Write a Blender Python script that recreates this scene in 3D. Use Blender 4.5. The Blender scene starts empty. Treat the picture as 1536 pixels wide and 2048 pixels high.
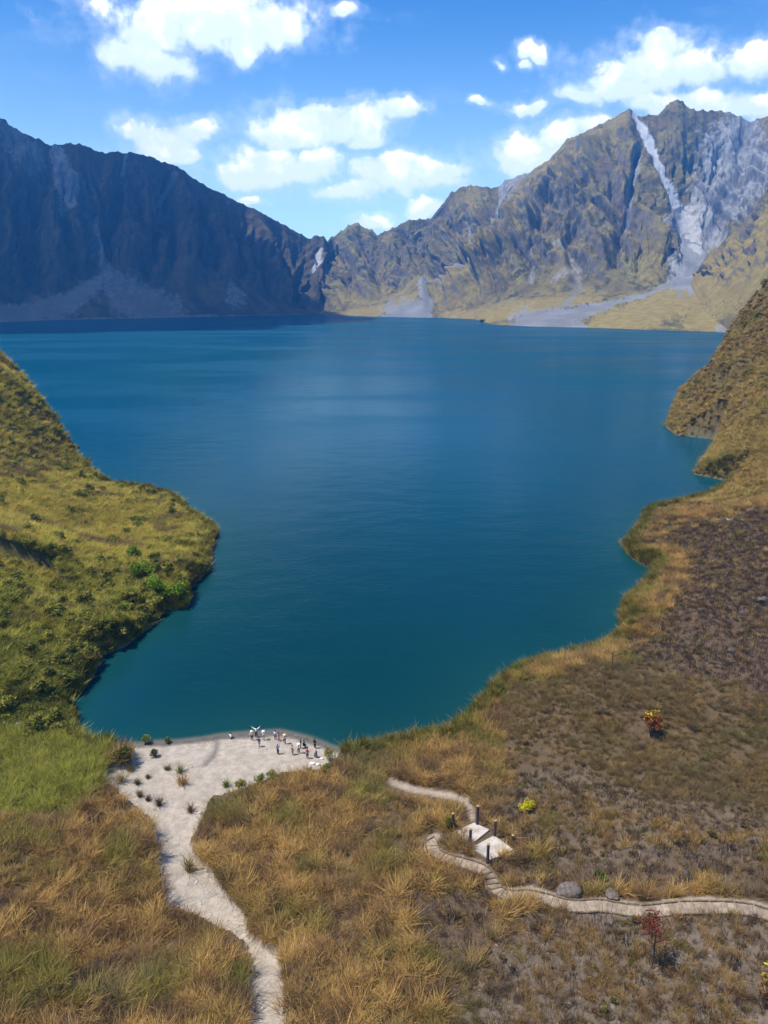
import bpy, bmesh, math, random
import numpy as np
from mathutils import Vector, Matrix

R = math.radians
random.seed(7); RNG = np.random.default_rng(7)
scene = bpy.context.scene
COL = scene.collection

# ------------------------------------------------------------------ camera
F_PX, CX, CY = 1420.0, 768.0, 1024.0
PITCH = R(17.0); CAM_H = 65.0
cd = bpy.data.cameras.new('camera'); cam = bpy.data.objects.new('camera', cd); COL.objects.link(cam)
cam.location = (0, 0, CAM_H); cam.rotation_euler = (R(90) - PITCH, 0, 0)
cd.sensor_fit = 'VERTICAL'; cd.sensor_height = 24; cd.lens = 12 / (CY / F_PX)
cd.clip_start = 0.5; cd.clip_end = 30000
scene.camera = cam
scene.render.resolution_x, scene.render.resolution_y = 768, 1024
scene.view_settings.view_transform = 'Standard'; scene.view_settings.look = 'None'
scene.view_settings.gamma = 1.0; scene.view_settings.exposure = 0.54
scene.view_settings.use_curve_mapping = False
scene.render.engine = 'CYCLES'
scene.cycles.use_denoising = True; scene.cycles.use_adaptive_sampling = True; scene.cycles.adaptive_threshold = 0.015
scene.cycles.max_bounces = 6; scene.cycles.diffuse_bounces = 3; scene.cycles.glossy_bounces = 2
scene.cycles.transmission_bounces = 3; scene.cycles.volume_bounces = 0; scene.cycles.transparent_max_bounces = 6

SP, CP = math.sin(PITCH), math.cos(PITCH)
def ray(px, py):
    a = (np.asarray(px, float) - CX) / F_PX; b = (CY - np.asarray(py, float)) / F_PX
    return a, CP + b * SP, -SP + b * CP
def at(px, py, Y):
    a, dy, dz = ray(px, py); t = Y / dy
    return (float(a * t), float(Y), float(CAM_H + dz * t))
def at_z(px, py, z=0.0):
    a, dy, dz = ray(px, py); t = (z - CAM_H) / dz
    return (float(a * t), float(dy * t), float(z))
def project(x, y, z):
    z = z - CAM_H
    dep = np.maximum(y * CP - z * SP, 0.5)
    return CX + F_PX * x / dep, CY - F_PX * (y * SP + z * CP) / dep, dep

# ------------------------------------------------------------------ sun + world
SUN_EL, SUN_AZ = R(65.0), R(-104.0)                # azimuth measured from +Y, negative = to the left
SDIR = Vector((math.sin(SUN_AZ) * math.cos(SUN_EL), math.cos(SUN_AZ) * math.cos(SUN_EL), math.sin(SUN_EL)))
sl = bpy.data.lights.new('sun', 'SUN'); sun = bpy.data.objects.new('sun', sl); COL.objects.link(sun)
sl.energy = 4.8; sl.angle = R(0.5); sl.color = (1.0, 0.955, 0.88)
sun.rotation_euler = SDIR.to_track_quat('Z', 'Y').to_euler(); sun.location = (0, 0, 300)

class NT:
    """small helper around a node tree"""
    def __init__(s, tree): s.t = tree; s.n = tree.nodes; s.l = tree.links
    def add(s, typ, **kw):
        n = s.n.new(typ)
        for k, v in kw.items(): setattr(n, k, v)
        return n
    def put(s, sock, v):
        if hasattr(v, 'is_output'): s.l.new(v, sock)
        elif v is not None:
            if sock.type == 'RGBA' and len(v) == 3: v = (*v, 1)
            sock.default_value = v
    def math(s, op, a, b=None, c=None, clamp=False):
        n = s.add('ShaderNodeMath', operation=op, use_clamp=clamp)
        for i, v in enumerate((a, b, c)):
            if v is not None: s.put(n.inputs[i], v)
        return n.outputs[0]
    def vmath(s, op, a, b=None, out=0):
        n = s.add('ShaderNodeVectorMath', operation=op)
        s.put(n.inputs[0], a)
        if b is not None: s.put(n.inputs[1], b)
        return n.outputs[out]
    def mix(s, f, a, b, blend='MIX'):
        n = s.add('ShaderNodeMix', data_type='RGBA', blend_type=blend)
        s.put(n.inputs[0], f); s.put(n.inputs[6], a); s.put(n.inputs[7], b)
        return n.outputs[2]
    def ramp(s, f, lo, hi, a=0.0, b=1.0, smooth=True):
        n = s.add('ShaderNodeMapRange', interpolation_type='SMOOTHSTEP' if smooth else 'LINEAR')
        s.put(n.inputs[0], f); s.put(n.inputs[1], lo); s.put(n.inputs[2], hi); s.put(n.inputs[3], a); s.put(n.inputs[4], b)
        return n.outputs[0]
    def noise(s, vec, scale, detail=4, rough=0.55, dist=0.0, dims='3D'):
        n = s.add('ShaderNodeTexNoise', noise_dimensions=dims)
        s.put(n.inputs['Vector'], vec); n.inputs['Scale'].default_value = scale
        n.inputs['Detail'].default_value = detail; n.inputs['Roughness'].default_value = rough
        n.inputs['Distortion'].default_value = dist
        return n.outputs[0]
    def voro(s, vec, scale, feature='F1', detail=0.0, smooth=None):
        n = s.add('ShaderNodeTexVoronoi', feature=feature)
        s.put(n.inputs['Vector'], vec); n.inputs['Scale'].default_value = scale
        if 'Detail' in n.inputs: n.inputs['Detail'].default_value = detail
        if smooth is not None: n.inputs['Smoothness'].default_value = smooth
        return n.outputs[0]
    def attr(s, name, out='Color', typ='GEOMETRY'):
        n = s.add('ShaderNodeAttribute', attribute_name=name, attribute_type=typ)
        return n.outputs[out]

world = bpy.data.worlds.new('World'); scene.world = world; world.use_nodes = True
w = NT(world.node_tree); w.n.clear()
sky = w.add('ShaderNodeTexSky', sky_type='NISHITA'); sky.sun_disc = False
sky.sun_elevation = SUN_EL; sky.sun_rotation = SUN_AZ; sky.altitude = 900
sky.air_density = 1.0; sky.dust_density = 0.25; sky.ozone_density = 2.5
skyc = w.vmath('MULTIPLY', sky.outputs[0], (0.040, 0.088, 0.128))
gen = w.add('ShaderNodeTexCoord').outputs['Generated']
sep = w.add('ShaderNodeSeparateXYZ'); w.l.new(gen, sep.inputs[0])
dx, dy, dz = sep.outputs
dyp = w.math('MAXIMUM', dy, 0.02)
comb = w.add('ShaderNodeCombineXYZ'); w.l.new(w.math('DIVIDE', dx, dyp), comb.inputs[0]); w.l.new(w.math('DIVIDE', dz, dyp), comb.inputs[1])
P = comb.outputs[0]
# cumulus clouds of the view: lobes given as pixel centre and radii, turned into sky directions
LOBES = [(400,25,215,72),(300,72,110,58),(250,105,58,38),(325,125,78,42),(450,62,150,55),(548,50,78,52),(485,108,32,32),(690,22,30,18),
 (278,258,58,32),(325,278,90,36),(390,262,50,30),(340,306,60,24),
 (620,252,125,46),(570,268,80,32),(705,242,95,40),(640,226,70,28),(795,222,55,22),(730,272,48,26),
 (560,338,150,42),(470,347,66,30),(640,326,80,38),(540,312,70,26),
 (780,345,130,48),(690,378,110,24),(870,345,75,40),(800,322,80,28),(915,332,36,18),
 (868,415,58,30),(835,425,30,18),(745,443,46,20),(500,402,40,12),
 (1310,142,140,62),(1240,178,120,36),(1325,90,70,44),(1400,142,70,46),(1165,194,60,22),(1330,60,24,14),
 (1505,130,60,42),(1525,95,38,30),(1600,110,90,50),(1400,212,160,34),(1500,215,80,34),(1300,215,70,24),
 (1080,302,110,42),(1030,325,60,42),(1130,275,70,34),(1200,252,80,26),(1100,330,120,30),
 (1045,210,56,18),(1062,98,28,18),(1086,112,22,22),(1056,128,20,14),(1003,122,16,12),(960,200,16,10)]
wn = w.noise(P, 5.0, 3, 0.5)
warp = w.add('ShaderNodeTexNoise'); w.l.new(P, warp.inputs['Vector']); warp.inputs['Scale'].default_value = 16; warp.inputs['Detail'].default_value = 5
Pw = w.vmath('ADD', P, w.vmath('MULTIPLY', w.vmath('SUBTRACT', warp.outputs[1], (0.5, 0.5, 0.5)), (0.050, 0.034, 0.0)))
field = None; s1 = None; s2 = None
for (lx, ly, rx, ry) in LOBES:
    a, b_, c = ray(lx, ly); c0 = (a / b_, c / b_)
    a, b_, c = ray(lx + rx, ly); rX = abs(a / b_ - c0[0])
    a, b_, c = ray(lx, ly - ry); rZ = abs(c / b_ - c0[1])
    v = w.vmath('MULTIPLY', w.vmath('SUBTRACT', Pw, (c0[0], c0[1], 0.0)), (1 / rX, 1 / rZ, 0.0))
    ln = w.vmath('LENGTH', v, out=1)
    q = w.math('SUBTRACT', 1.0, ln)
    field = q if field is None else w.math('SMOOTH_MAX', field, q, 0.25)
    wt_ = w.math('MAXIMUM', w.math('ADD', q, 0.35), 0.0); wt_ = w.math('MULTIPLY', wt_, wt_); hv_ = w.math('MULTIPLY', wt_, w.vmath('DOT_PRODUCT', v, (0, 1, 0), out=1))
    s1 = wt_ if s1 is None else w.math('ADD', s1, wt_); s2 = hv_ if s2 is None else w.math('ADD', s2, hv_)
bill = w.math('SUBTRACT', 0.5, w.voro(Pw, 26.0, 'SMOOTH_F1', 3.0, 0.6))
fine = w.math('SUBTRACT', w.noise(P, 34, 9, 0.62), 0.5)
dens = w.math('ADD', w.math('ADD', field, w.math('MULTIPLY', bill, 0.60)), w.math('MULTIPLY', fine, 1.05))
dens = w.math('ADD', dens, 0.26)
mask = w.math('MAXIMUM', w.math('POWER', w.ramp(dens, -0.18, 0.50), 1.25), w.math('MULTIPLY', w.ramp(w.math('ADD', dens, w.math('MULTIPLY', fine, 1.2)), -0.70, 0.40), 0.26))
mask = w.math('MULTIPLY', mask, w.ramp(dy, 0.05, 0.15))
# thin high veil
veil = w.math('MULTIPLY', w.ramp(w.noise(w.vmath('MULTIPLY', P, (1.0, 3.0, 1.0)), 4.0, 8, 0.62), 0.52, 0.85), 0.30)
# cumulus over the rest of the sky (behind, beside and above the view)
dzp = w.math('MAXIMUM', dz, 0.06)
comb2 = w.add('ShaderNodeCombineXYZ'); w.l.new(w.math('DIVIDE', dx, dzp), comb2.inputs[0]); w.l.new(w.math('DIVIDE', dy, dzp), comb2.inputs[1])
oth = w.ramp(w.noise(comb2.outputs[0], 0.9, 7, 0.58), 0.57, 0.70)
elev = w.math('DIVIDE', dz, dyp)
outside = w.math('MAXIMUM', w.math('SUBTRACT', 1.0, w.ramp(dy, 0.55, 0.75)), w.ramp(elev, 0.42, 0.55))
oth = w.math('MULTIPLY', w.math('MULTIPLY', oth, outside), w.ramp(dz, 0.02, 0.1))
# cloud tone: thick billows white, thin undersides blue-grey
hgt_ = w.math('DIVIDE', s2, w.math('MAXIMUM', s1, 0.001))
tone = w.math('ADD', w.math('MULTIPLY', hgt_, 0.55), w.math('MULTIPLY', w.math('SUBTRACT', w.noise(w.vmath('ADD', Pw, (0.004, -0.012, 0)), 20, 9, 0.62), 0.5), 1.8))
tone = w.ramp(w.math('ADD', tone, w.math('MULTIPLY', bill, 0.7)), -0.42, 0.40)
ccol = w.mix(tone, (0.80, 0.92, 1.08), (1.42, 1.38, 1.32))
low = w.ramp(dz, 0.02, 0.34, 0.82, 0.0)
skyc = w.mix(low, skyc, (0.60, 0.90, 1.12))
c1 = w.mix(veil, skyc, (0.62, 0.76, 0.90))
bg = w.add('ShaderNodeBackground'); w.l.new(w.mix(mask, c1, ccol), bg.inputs[0])
bg2 = w.add('ShaderNodeBackground'); w.l.new(w.mix(oth, skyc, (0.80, 0.82, 0.84)), bg2.inputs[0])
view = w.math('MULTIPLY', w.math('MULTIPLY', w.math('GREATER_THAN', dy, 0.5), w.math('LESS_THAN', w.math('ABSOLUTE', w.math('DIVIDE', dx, dyp)), 0.80)),
              w.math('MULTIPLY', w.math('GREATER_THAN', dz, 0.01), w.math('LESS_THAN', elev, 0.50)))
mxw = w.add('ShaderNodeMixShader'); w.l.new(view, mxw.inputs[0]); w.l.new(bg2.outputs[0], mxw.inputs[1]); w.l.new(bg.outputs[0], mxw.inputs[2])
wo = w.add('ShaderNodeOutputWorld'); w.l.new(mxw.outputs[0], wo.inputs[0])
world.cycles.sampling_method = 'MANUAL'; world.cycles.sample_map_resolution = 512

# ------------------------------------------------------------------ numpy noise
_perm = np.random.default_rng(11).permutation(1024); _ang = np.random.default_rng(12).uniform(0, 2 * np.pi, 1024)
_gx, _gy = np.cos(_ang), np.sin(_ang)
def perlin(x, y, seed=0):
    x = np.asarray(x, float) + seed * 37.17; y = np.asarray(y, float) + seed * 91.73
    xi = np.floor(x).astype(int); yi = np.floor(y).astype(int); xf = x - xi; yf = y - yi
    u = xf ** 3 * (xf * (xf * 6 - 15) + 10); v = yf ** 3 * (yf * (yf * 6 - 15) + 10)
    def g(ix, iy, fx, fy):
        h = _perm[(_perm[ix & 1023] + iy) & 1023]
        return _gx[h] * fx + _gy[h] * fy
    a = g(xi, yi, xf, yf); b = g(xi + 1, yi, xf - 1, yf); c = g(xi, yi + 1, xf, yf - 1); d = g(xi + 1, yi + 1, xf - 1, yf - 1)
    return (a + u * (b - a) + v * ((c + u * (d - c)) - (a + u * (b - a)))) * 1.5
def fbm(x, y, o=5, seed=0, g=0.5):
    s = 0; a = 1; t = 0
    for i in range(o):
        s = s + a * perlin(x * 2 ** i, y * 2 ** i, seed + i * 3); t += a; a *= g
    return s / t
def ridged(x, y, o=5, seed=0, g=0.5):
    s = 0; a = 1; t = 0; wgt = 1.0
    for i in range(o):
        n = (1 - np.abs(perlin(x * 2 ** i, y * 2 ** i, seed + i * 3))) ** 2
        s = s + a * n * wgt; t += a; a *= g; wgt = np.clip(n * 1.3, 0, 1)
    return s / t
def sstep(x, a, b):
    t = np.clip((x - a) / (b - a), 0, 1); return t * t * (3 - 2 * t)
def in_poly(px, py, poly):
    r = np.zeros(np.shape(px), bool); n = len(poly)
    for i in range(n):
        x0, y0 = poly[i][:2]; x1, y1 = poly[(i + 1) % n][:2]
        if y0 == y1: continue
        c = ((y0 > py) != (y1 > py)) & (px < (x1 - x0) * (py - y0) / (y1 - y0) + x0)
        r ^= c
    return r
def seg_dist(px, py, pts, closed=False, radii=None):
    """distance to a polyline; with radii also returns distance minus the interpolated radius"""
    best = np.full(np.shape(px), 1e9); n = len(pts)
    for i in range(n if closed else n - 1):
        x0, y0 = pts[i][:2]; x1, y1 = pts[(i + 1) % n][:2]
        vx, vy = x1 - x0, y1 - y0; L = vx * vx + vy * vy + 1e-9
        t = np.clip(((px - x0) * vx + (py - y0) * vy) / L, 0, 1)
        d = np.hypot(px - x0 - t * vx, py - y0 - t * vy)
        if radii: d = d / (radii[i] + t * (radii[(i + 1) % n] - radii[i]))
        best = np.minimum(best, d)
    return best

# ------------------------------------------------------------------ object helpers
def tag(o, label=None, cat=None, group=None, kind=None):
    if label: o['label'] = label
    if cat: o['category'] = cat
    if group: o['group'] = group
    if kind: o['kind'] = kind
    return o
def link(o, parent=None):
    COL.objects.link(o)
    if parent is not None: o.parent = parent
    return o
def empty(name, loc, rz=0.0):
    o = bpy.data.objects.new(name, None); o.location = loc; o.rotation_euler = (0, 0, rz); o.empty_display_size = 0.3
    return link(o)
def mesh_obj(name, verts, faces, mat=None, parent=None, smooth=False, do_link=True):
    me = bpy.data.meshes.new(name)
    if isinstance(verts, np.ndarray) and isinstance(faces, np.ndarray):
        nv, nf, k = len(verts), len(faces), faces.shape[1]
        me.vertices.add(nv); me.vertices.foreach_set('co', np.ascontiguousarray(verts, np.float32).ravel())
        me.loops.add(nf * k); me.loops.foreach_set('vertex_index', np.ascontiguousarray(faces, np.int32).ravel())
        me.polygons.add(nf); me.polygons.foreach_set('loop_start', np.arange(0, nf * k, k, dtype=np.int32))
        me.update(calc_edges=True)
    else:
        me.from_pydata([tuple(v) for v in verts], [], [tuple(f) for f in faces])
    if smooth: me.polygons.foreach_set('use_smooth', np.ones(len(me.polygons), bool))
    if mat: me.materials.append(mat)
    o = bpy.data.objects.new(name, me)
    return link(o, parent) if do_link else o
def bm_obj(name, bm, mat=None, parent=None, smooth=False, do_link=True):
    me = bpy.data.meshes.new(name); bm.to_mesh(me); bm.free()
    if smooth: me.polygons.foreach_set('use_smooth', np.ones(len(me.polygons), bool))
    if mat: me.materials.append(mat)
    o = bpy.data.objects.new(name, me)
    return link(o, parent) if do_link else o
def grid_faces(nr, nc):
    i = np.arange(nr * nc).reshape(nr, nc)
    return np.stack([i[:-1, :-1], i[:-1, 1:], i[1:, 1:], i[1:, :-1]], -1).reshape(-1, 4)
def set_col(me, name, arr):
    a = me.attributes.new(name, 'FLOAT_COLOR', 'POINT')
    c = np.ones((len(arr), 4), np.float32); c[:, :arr.shape[1]] = arr
    a.data.foreach_set('color', c.ravel())
def new_mat(name):
    m = bpy.data.materials.new(name); m.use_nodes = True; t = NT(m.node_tree); t.n.clear()
    return m, t
def finish(t, col, rough=0.9, bump=None, bump_d=0.1, bump_s=1.0, spec=0.2, metal=0.0, trans=None):
    b = t.add('ShaderNodeBsdfPrincipled'); t.put(b.inputs['Base Color'], col); t.put(b.inputs['Roughness'], rough)
    b.inputs['Specular IOR Level'].default_value = spec; b.inputs['Metallic'].default_value = metal
    if bump is not None:
        bp = t.add('ShaderNodeBump'); t.l.new(bump, bp.inputs['Height']); bp.inputs['Distance'].default_value = bump_d
        bp.inputs['Strength'].default_value = bump_s; t.l.new(bp.outputs[0], b.inputs['Normal'])
    s = b.outputs[0]
    if trans:
        tr = t.add('ShaderNodeBsdfTranslucent'); t.put(tr.inputs[0], col)
        mx = t.add('ShaderNodeMixShader'); mx.inputs[0].default_value = trans
        t.l.new(s, mx.inputs[1]); t.l.new(tr.outputs[0], mx.inputs[2]); s = mx.outputs[0]
    o = t.add('ShaderNodeOutputMaterial'); t.l.new(s, o.inputs[0])
def plain_mat(name, c, rough=0.85, var=0.25, scale=6.0, bump_d=0.02, spec=0.2):
    m, t = new_mat(name); p = t.add('ShaderNodeTexCoord').outputs['Object']
    n = t.noise(p, scale, 5, 0.6)
    col = t.mix(t.ramp(n, 0.3, 0.7), tuple(x * (1 - var) for x in c), tuple(min(1, x * (1 + var)) for x in c))
    finish(t, col, rough, n, bump_d, 0.6, spec); return m

# ------------------------------------------------------------------ lake outline (pixels read off the photo -> water level)
SHORE_PX = [(225,962,2),(300,970,2),(350,985,2),(375,1012,2),(420,1040,2),(437,1058,1),(425,1082,0),(415,1108,0),(420,1142,0),(400,1158,0),(380,1172,0),
 (376,1216,0),(330,1222,0),(300,1258,0),(250,1292,0),(205,1312,0),(195,1342,0),(160,1386,0),(135,1402,0),(152,1432,0),(150,1458,0),(160,1478,0),(200,1490,0.4),
 (250,1488,0),(330,1484,0),(400,1478,0),(430,1473,0),(500,1465,0),(560,1463,0),(610,1474,0),(655,1490,0),(680,1497,0),(705,1495,1),(760,1480,1.2),(800,1474,1.2),
 (850,1460,1.5),(900,1452,1.5),(920,1430,1.2),(960,1400,1.2),(1000,1352,1.2),(1050,1322,1.5),(1130,1306,1.5),(1200,1290,1.2),(1245,1262,0.5),(1240,1222,0.5),
 (1262,1196,0.5),(1298,1162,0.3),(1300,1136,0),(1265,1118,0),(1245,1085,0.5),(1275,1055,1),(1285,1024,1),(1310,1008,1.5),(1340,1004,1.5),(1420,984,1.5),(1482,966,0),
 (1385,948,0),(1410,912,0),(1442,880,0),(1352,870,0),(1330,852,0),(1345,826,0)]
SHORE = [at_z(*p)[:2] for p in SHORE_PX]
LAKE = SHORE + [(178, 400), (230, 480), (330, 640), (520, 900), (900, 1500), (0, 5000), (-4000, 3000), (-600, 700), (-330, 420), (-200, 330), (-130, 275)]
def shore_dist(x, y):
    d = seg_dist(x, y, LAKE, closed=True)
    return np.where(in_poly(x, y, LAKE), -d, d)

# thin-plate spline through control heights
CTRL = [at(0,755,262), at(60,850,250), at(100,905,245), at(150,948,240), at(0,1000,185), at(120,1050,190), at(0,1100,148), at(0,1200,124), at(0,1300,110),
 at(0,1400,100), at(0,1480,95), at(-300,1200,125), at(-300,1000,170), at(250,1100,178), at(340,1060,195), at(150,1200,140), (-200,250,85), (-170,300,48), (-160,150,48), (-130,100,26), (-260,330,60),
 at(100,1300,117), at(200,1010,210), (-110,60,14), (-60,20,10),
 at(0,2048,46), at(768,2048,45), at(1536,2048,43), at(1536,1830,55), at(0,1700,67), at(768,1700,68), at(400,1850,59), at(1150,1800,60), at(768,1520,88.3), at(400,1520,89), at(100,1560,82),
 (0,0,14), (60,10,16), at(1536,1500,84), at(1100,1500,87), at(1200,1350,104), at(1536,1300,108), at(1536,1100,155), at(1400,1100,166), at(1536,1020,188), at(1400,1040,195), at(1700,1100,150), at(1750,1400,92),
 at(1536,985,216), at(1300,1200,136),
 at(1536,940,232), at(1536,860,262), at(1480,840,300), at(1420,800,345), at(1536,760,300), at(1400,735,420), at(1430,690,440), at(1480,640,440), at(1536,570,430), at(1536,660,360), at(1620,560,400), at(1700,700,300), at(1700,850,240),
 at(1700,450,450), (330, 560, 60), (450, 640, 90), (300, 400, 130)]
for (sx, sy) in SHORE[::3]: CTRL.append((sx, sy, 0.6))
_c = np.array(CTRL); _K = len(_c)
def _phi(r2): return np.where(r2 > 0, r2 * np.log(r2 + 1e-12), 0) * 0.5
_A = _phi(((_c[:, None, :2] - _c[None, :, :2]) ** 2).sum(-1) / 1e4) + np.eye(_K) * 0.002
_Pm = np.c_[np.ones(_K), _c[:, :2] / 100]
_M = np.block([[_A, _Pm], [_Pm.T, np.zeros((3, 3))]])
_wt = np.linalg.solve(_M, np.r_[_c[:, 2], 0, 0, 0])
def tps(x, y):
    x = np.asarray(x, float); y = np.asarray(y, float)
    z = _wt[_K] + _wt[_K + 1] * x / 100 + _wt[_K + 2] * y / 100
    for i in range(_K):
        z = z + _wt[i] * _phi(((x - _c[i, 0]) ** 2 + (y - _c[i, 1]) ** 2) / 1e4)
    return z

# regions, drawn over the photo and carried to the ground
SAND_POLY = [(160,1440),(262,1494),(268,1530),(215,1540),(208,1565),(248,1600),(298,1640),(315,1700),(325,1760),(325,1803),(350,1822),(390,1838),(450,1868),(490,1892),(500,1930),(495,1980),(500,2140),
 (566,2140),(568,1980),(562,1912),(530,1892),(497,1870),(492,1832),(452,1792),(428,1748),(388,1718),(384,1690),(402,1650),(420,1602),(500,1580),(560,1556),(640,1546),(668,1530),(684,1505),(690,1440)]
TRAIL_A = [(778,1574),(805,1584),(830,1592),(870,1598),(905,1604),(932,1612),(940,1628),(945,1648)]
TRAIL_B = [(876,1684),(862,1688),(860,1698),(872,1712),(893,1722),(920,1728),(950,1736),(970,1745),(980,1758),(986,1772),(993,1786),(1008,1796),(1035,1797),(1060,1794),(1095,1803),(1130,1814),(1165,1817),(1200,1814),(1235,1820),(1270,1826),(1310,1826),(1350,1820),(1400,1818),(1450,1819),(1500,1823),(1540,1834),(1580,1858)]
PAD_POLY = [(912,1662),(950,1648),(978,1662),(985,1676),(1010,1678),(1026,1700),(985,1722),(955,1716),(940,1694)]
TERRACE = [(-80,1085),(0,1100),(60,1118),(110,1140),(135,1175)]

def relief(x, y):
    """height of the near ground and its projected pixel position"""
    x = np.asarray(x, float); y = np.asarray(y, float)
    d = shore_dist(x, y) + 0.9 * fbm(x / 9, y / 9, 3, 5) * sstep(y, 60, 130)
    t = tps(x, y)
    px, py, dep = project(x, y, np.maximum(t, 0.3))
    jx = px + 9 * fbm(x / 5, y / 5, 3, 21); jy = py + 6 * fbm(x / 5, y / 5, 3, 22)
    sand = in_poly(jx, jy, SAND_POLY).astype(float)
    far = sstep(y, 230, 330); hill = sstep(t, 6, 16)
    rise = np.where(sand > 0, 9.0, 3.0)
    s = sstep(d, 0, rise)
    bank = np.where(sand > 0, 0.15, 0.9) * sstep(d, -0.3, np.where(sand > 0, 5.0, 1.2))
    lb = sstep(-px, -440, -360) * sstep(-py, -1450, -1380) * (y > 95) * (x < 0) * (0.4 + 0.9 * sstep(fbm(x / 8, y / 8, 2, 15), -.3, .3)) * sstep(py, 1060, 1140)
    bank = bank + 2.6 * lb * sstep(d, 0.1, 1.6) * (1 - sstep(d, 5, 16))
    z = s * np.maximum(t, 0.25) + bank
    z = z + sstep(d, 2, 8) * (fbm(x / 14, y / 14, 4, 1) * (0.5 + 2.0 * hill + 3.0 * far) + fbm(x / 3.2, y / 3.2, 3, 2) * (0.22 + 0.55 * hill) * (1 - 0.6 * sand))
    # gullies on the right-hand hillside
    rg = far * (x > 0)
    z = z + sstep(d, 3, 25) * rg * ((ridged(x / 60 + 0.4 * fbm(x / 80, y / 80, 2, 8), y / 38, 4, 9) - 0.55) * 22)
    # scarp with a shaded hollow on the left hillside
    sd = seg_dist(px, py, TERRACE); below = np.interp(px, [p[0] for p in TERRACE], [p[1] for p in TERRACE]) < py
    z = z + np.where(below, -1, 1) * 2.6 * np.exp(-(sd / 55) ** 2) * sstep(-px, -170, -90) * (px < 170) * (y > 60)
    z = np.where(d < 0, np.maximum(-5.0, d * 0.35), z)
    z = z - 0.35 * sand * sstep(d, 6, 14)
    z = np.where(d > 0, np.maximum(z, 0.05 + 0.5 * sstep(d, 0.5, 9) + 0.05 * fbm(x / 2.5, y / 2.5, 3, 44)), z)
    return z, d, px, py, sand
def H(x, y): return relief(np.array([x], float), np.array([y], float))[0][0]
def ground_px(px, py, y0=30, y1=500):
    """where the ray through a pixel of the photo meets the ground"""
    a, dy_, dz_ = ray(px, py)
    Y = np.geomspace(y0, y1, 700); t = Y / dy_
    z = relief(a * t, Y)[0]; h = CAM_H + dz_ * t - z
    i = int(np.argmax(h < 0)); i = max(i, 1)
    k = h[i - 1] / (h[i - 1] - h[i] + 1e-9); yy = Y[i - 1] + k * (Y[i] - Y[i - 1])
    tt = yy / dy_
    return float(a * tt), float(yy), float(CAM_H + dz_ * tt)

# ------------------------------------------------------------------ near ground
ys = np.r_[[-120, -60, -20, 5, 16], np.geomspace(26, 780, 560)]
ss = np.linspace(-1, 1, 520)
GX = ss[None, :] * (0.72 * np.maximum(ys, 0) + 34)[:, None]; GY = np.repeat(ys[:, None], len(ss), 1)
gz, gd, gpx, gpy, gsand = [a.reshape(-1) for a in relief(GX.ravel(), GY.ravel())]
gx, gy = GX.ravel(), GY.ravel()
def masks(x, y, z, px, py, d, sand):
    n1 = fbm(x / 11, y / 11, 4, 31); n2 = fbm(x / 4.5, y / 4.5, 3, 32)
    jx = px + 40 * n1; jy = py + 26 * n2
    bx_ = px + 80 * n1 + 50 * n2; by_ = py + 55 * n2 - 40 * n1
    burnt = in_poly(bx_, by_, [(1300,1060),(1400,1045),(1600,1000),(1700,1400),(1560,1390),(1420,1380),(1330,1365),(1230,1325),(1290,1280),(1340,1200),(1400,1130),(1330,1110)]).astype(float)
    burnt = np.maximum(burnt, 0.55 * in_poly(jx, jy, [(980,1740),(1150,1735),(1400,1700),(1536,1700),(1560,1790),(1300,1800),(1060,1785)]))
    burnt = np.maximum(burnt, 0.7 * in_poly(jx, jy, [(820,1790),(960,1790),(1000,1860),(900,1960),(830,1900)]))
    grey = in_poly(jx, jy, [(900,2000),(1000,1880),(1080,1830),(1700,1850),(1700,2300),(860,2300)]).astype(float)
    grey = np.maximum(grey, 0.5 * in_poly(jx, jy, [(1000,1560),(1130,1540),(1300,1600),(1536,1640),(1536,1720),(1100,1740),(1030,1690)]))
    lefth = ((px < 450) & (py < 1480) & (y > 90)).astype(float) * (x < 0)
    green = in_poly(jx, jy, [(-200,1330),(60,1290),(160,1390),(170,1470),(230,1500),(225,1580),(120,1650),(-200,1640)]).astype(float)
    righth = ((x > 0) & (y > 215)).astype(float)
    return dict(n1=n1, n2=n2, burnt=burnt, grey=grey, lefth=lefth, green=green, righth=righth)
mk = masks(gx, gy, gz, gpx, gpy, gd, gsand)
tr = np.minimum(seg_dist(gpx, gpy, TRAIL_A), seg_dist(gpx, gpy, TRAIL_B))
pad = in_poly(gpx, gpy, PAD_POLY)
def blend(a, b, m): return a + (np.asarray(b) - a) * m[:, None]
gc = np.tile(np.array([0.105, 0.072, 0.042]), (len(gx), 1))
gc = blend(gc, (0.135, 0.085, 0.04), sstep(mk['n2'], -0.1, 0.4))
gc = blend(gc, (0.16, 0.135, 0.11), sstep(mk['n1'], 0.15, 0.5) * 0.5)
gc = blend(gc, (0.085, 0.078, 0.025), mk['lefth'] * 0.85)
gc = blend(gc, (0.10, 0.095, 0.022), mk['green'])
gc = blend(gc, (0.125, 0.088, 0.035), mk['righth'] * 0.9)
gc = blend(gc, (0.108, 0.072, 0.048), mk['burnt'] * (0.7 + 0.3 * (mk['n2'] < 0.1)))
gc = blend(gc, (0.165, 0.130, 0.098), mk['grey'] * np.clip(0.75 + 0.6 * mk['n2'], 0, 1))
gravel = in_poly(gpx + 8 * mk['n2'], gpy + 4 * mk['n1'], [(1375,1052),(1420,1040),(1470,1030),(1536,1010),(1640,990),(1640,1006),(1536,1020),(1480,1040),(1420,1052)]) & (gy < 260)
gc = blend(gc, (0.34, 0.31, 0.28), gravel.astype(float) * 0.85)
tpath = sstep(-tr, -9, -4); gc = blend(gc, (0.36, 0.29, 0.22), tpath * 0.9 * (gy < 120))
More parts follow.
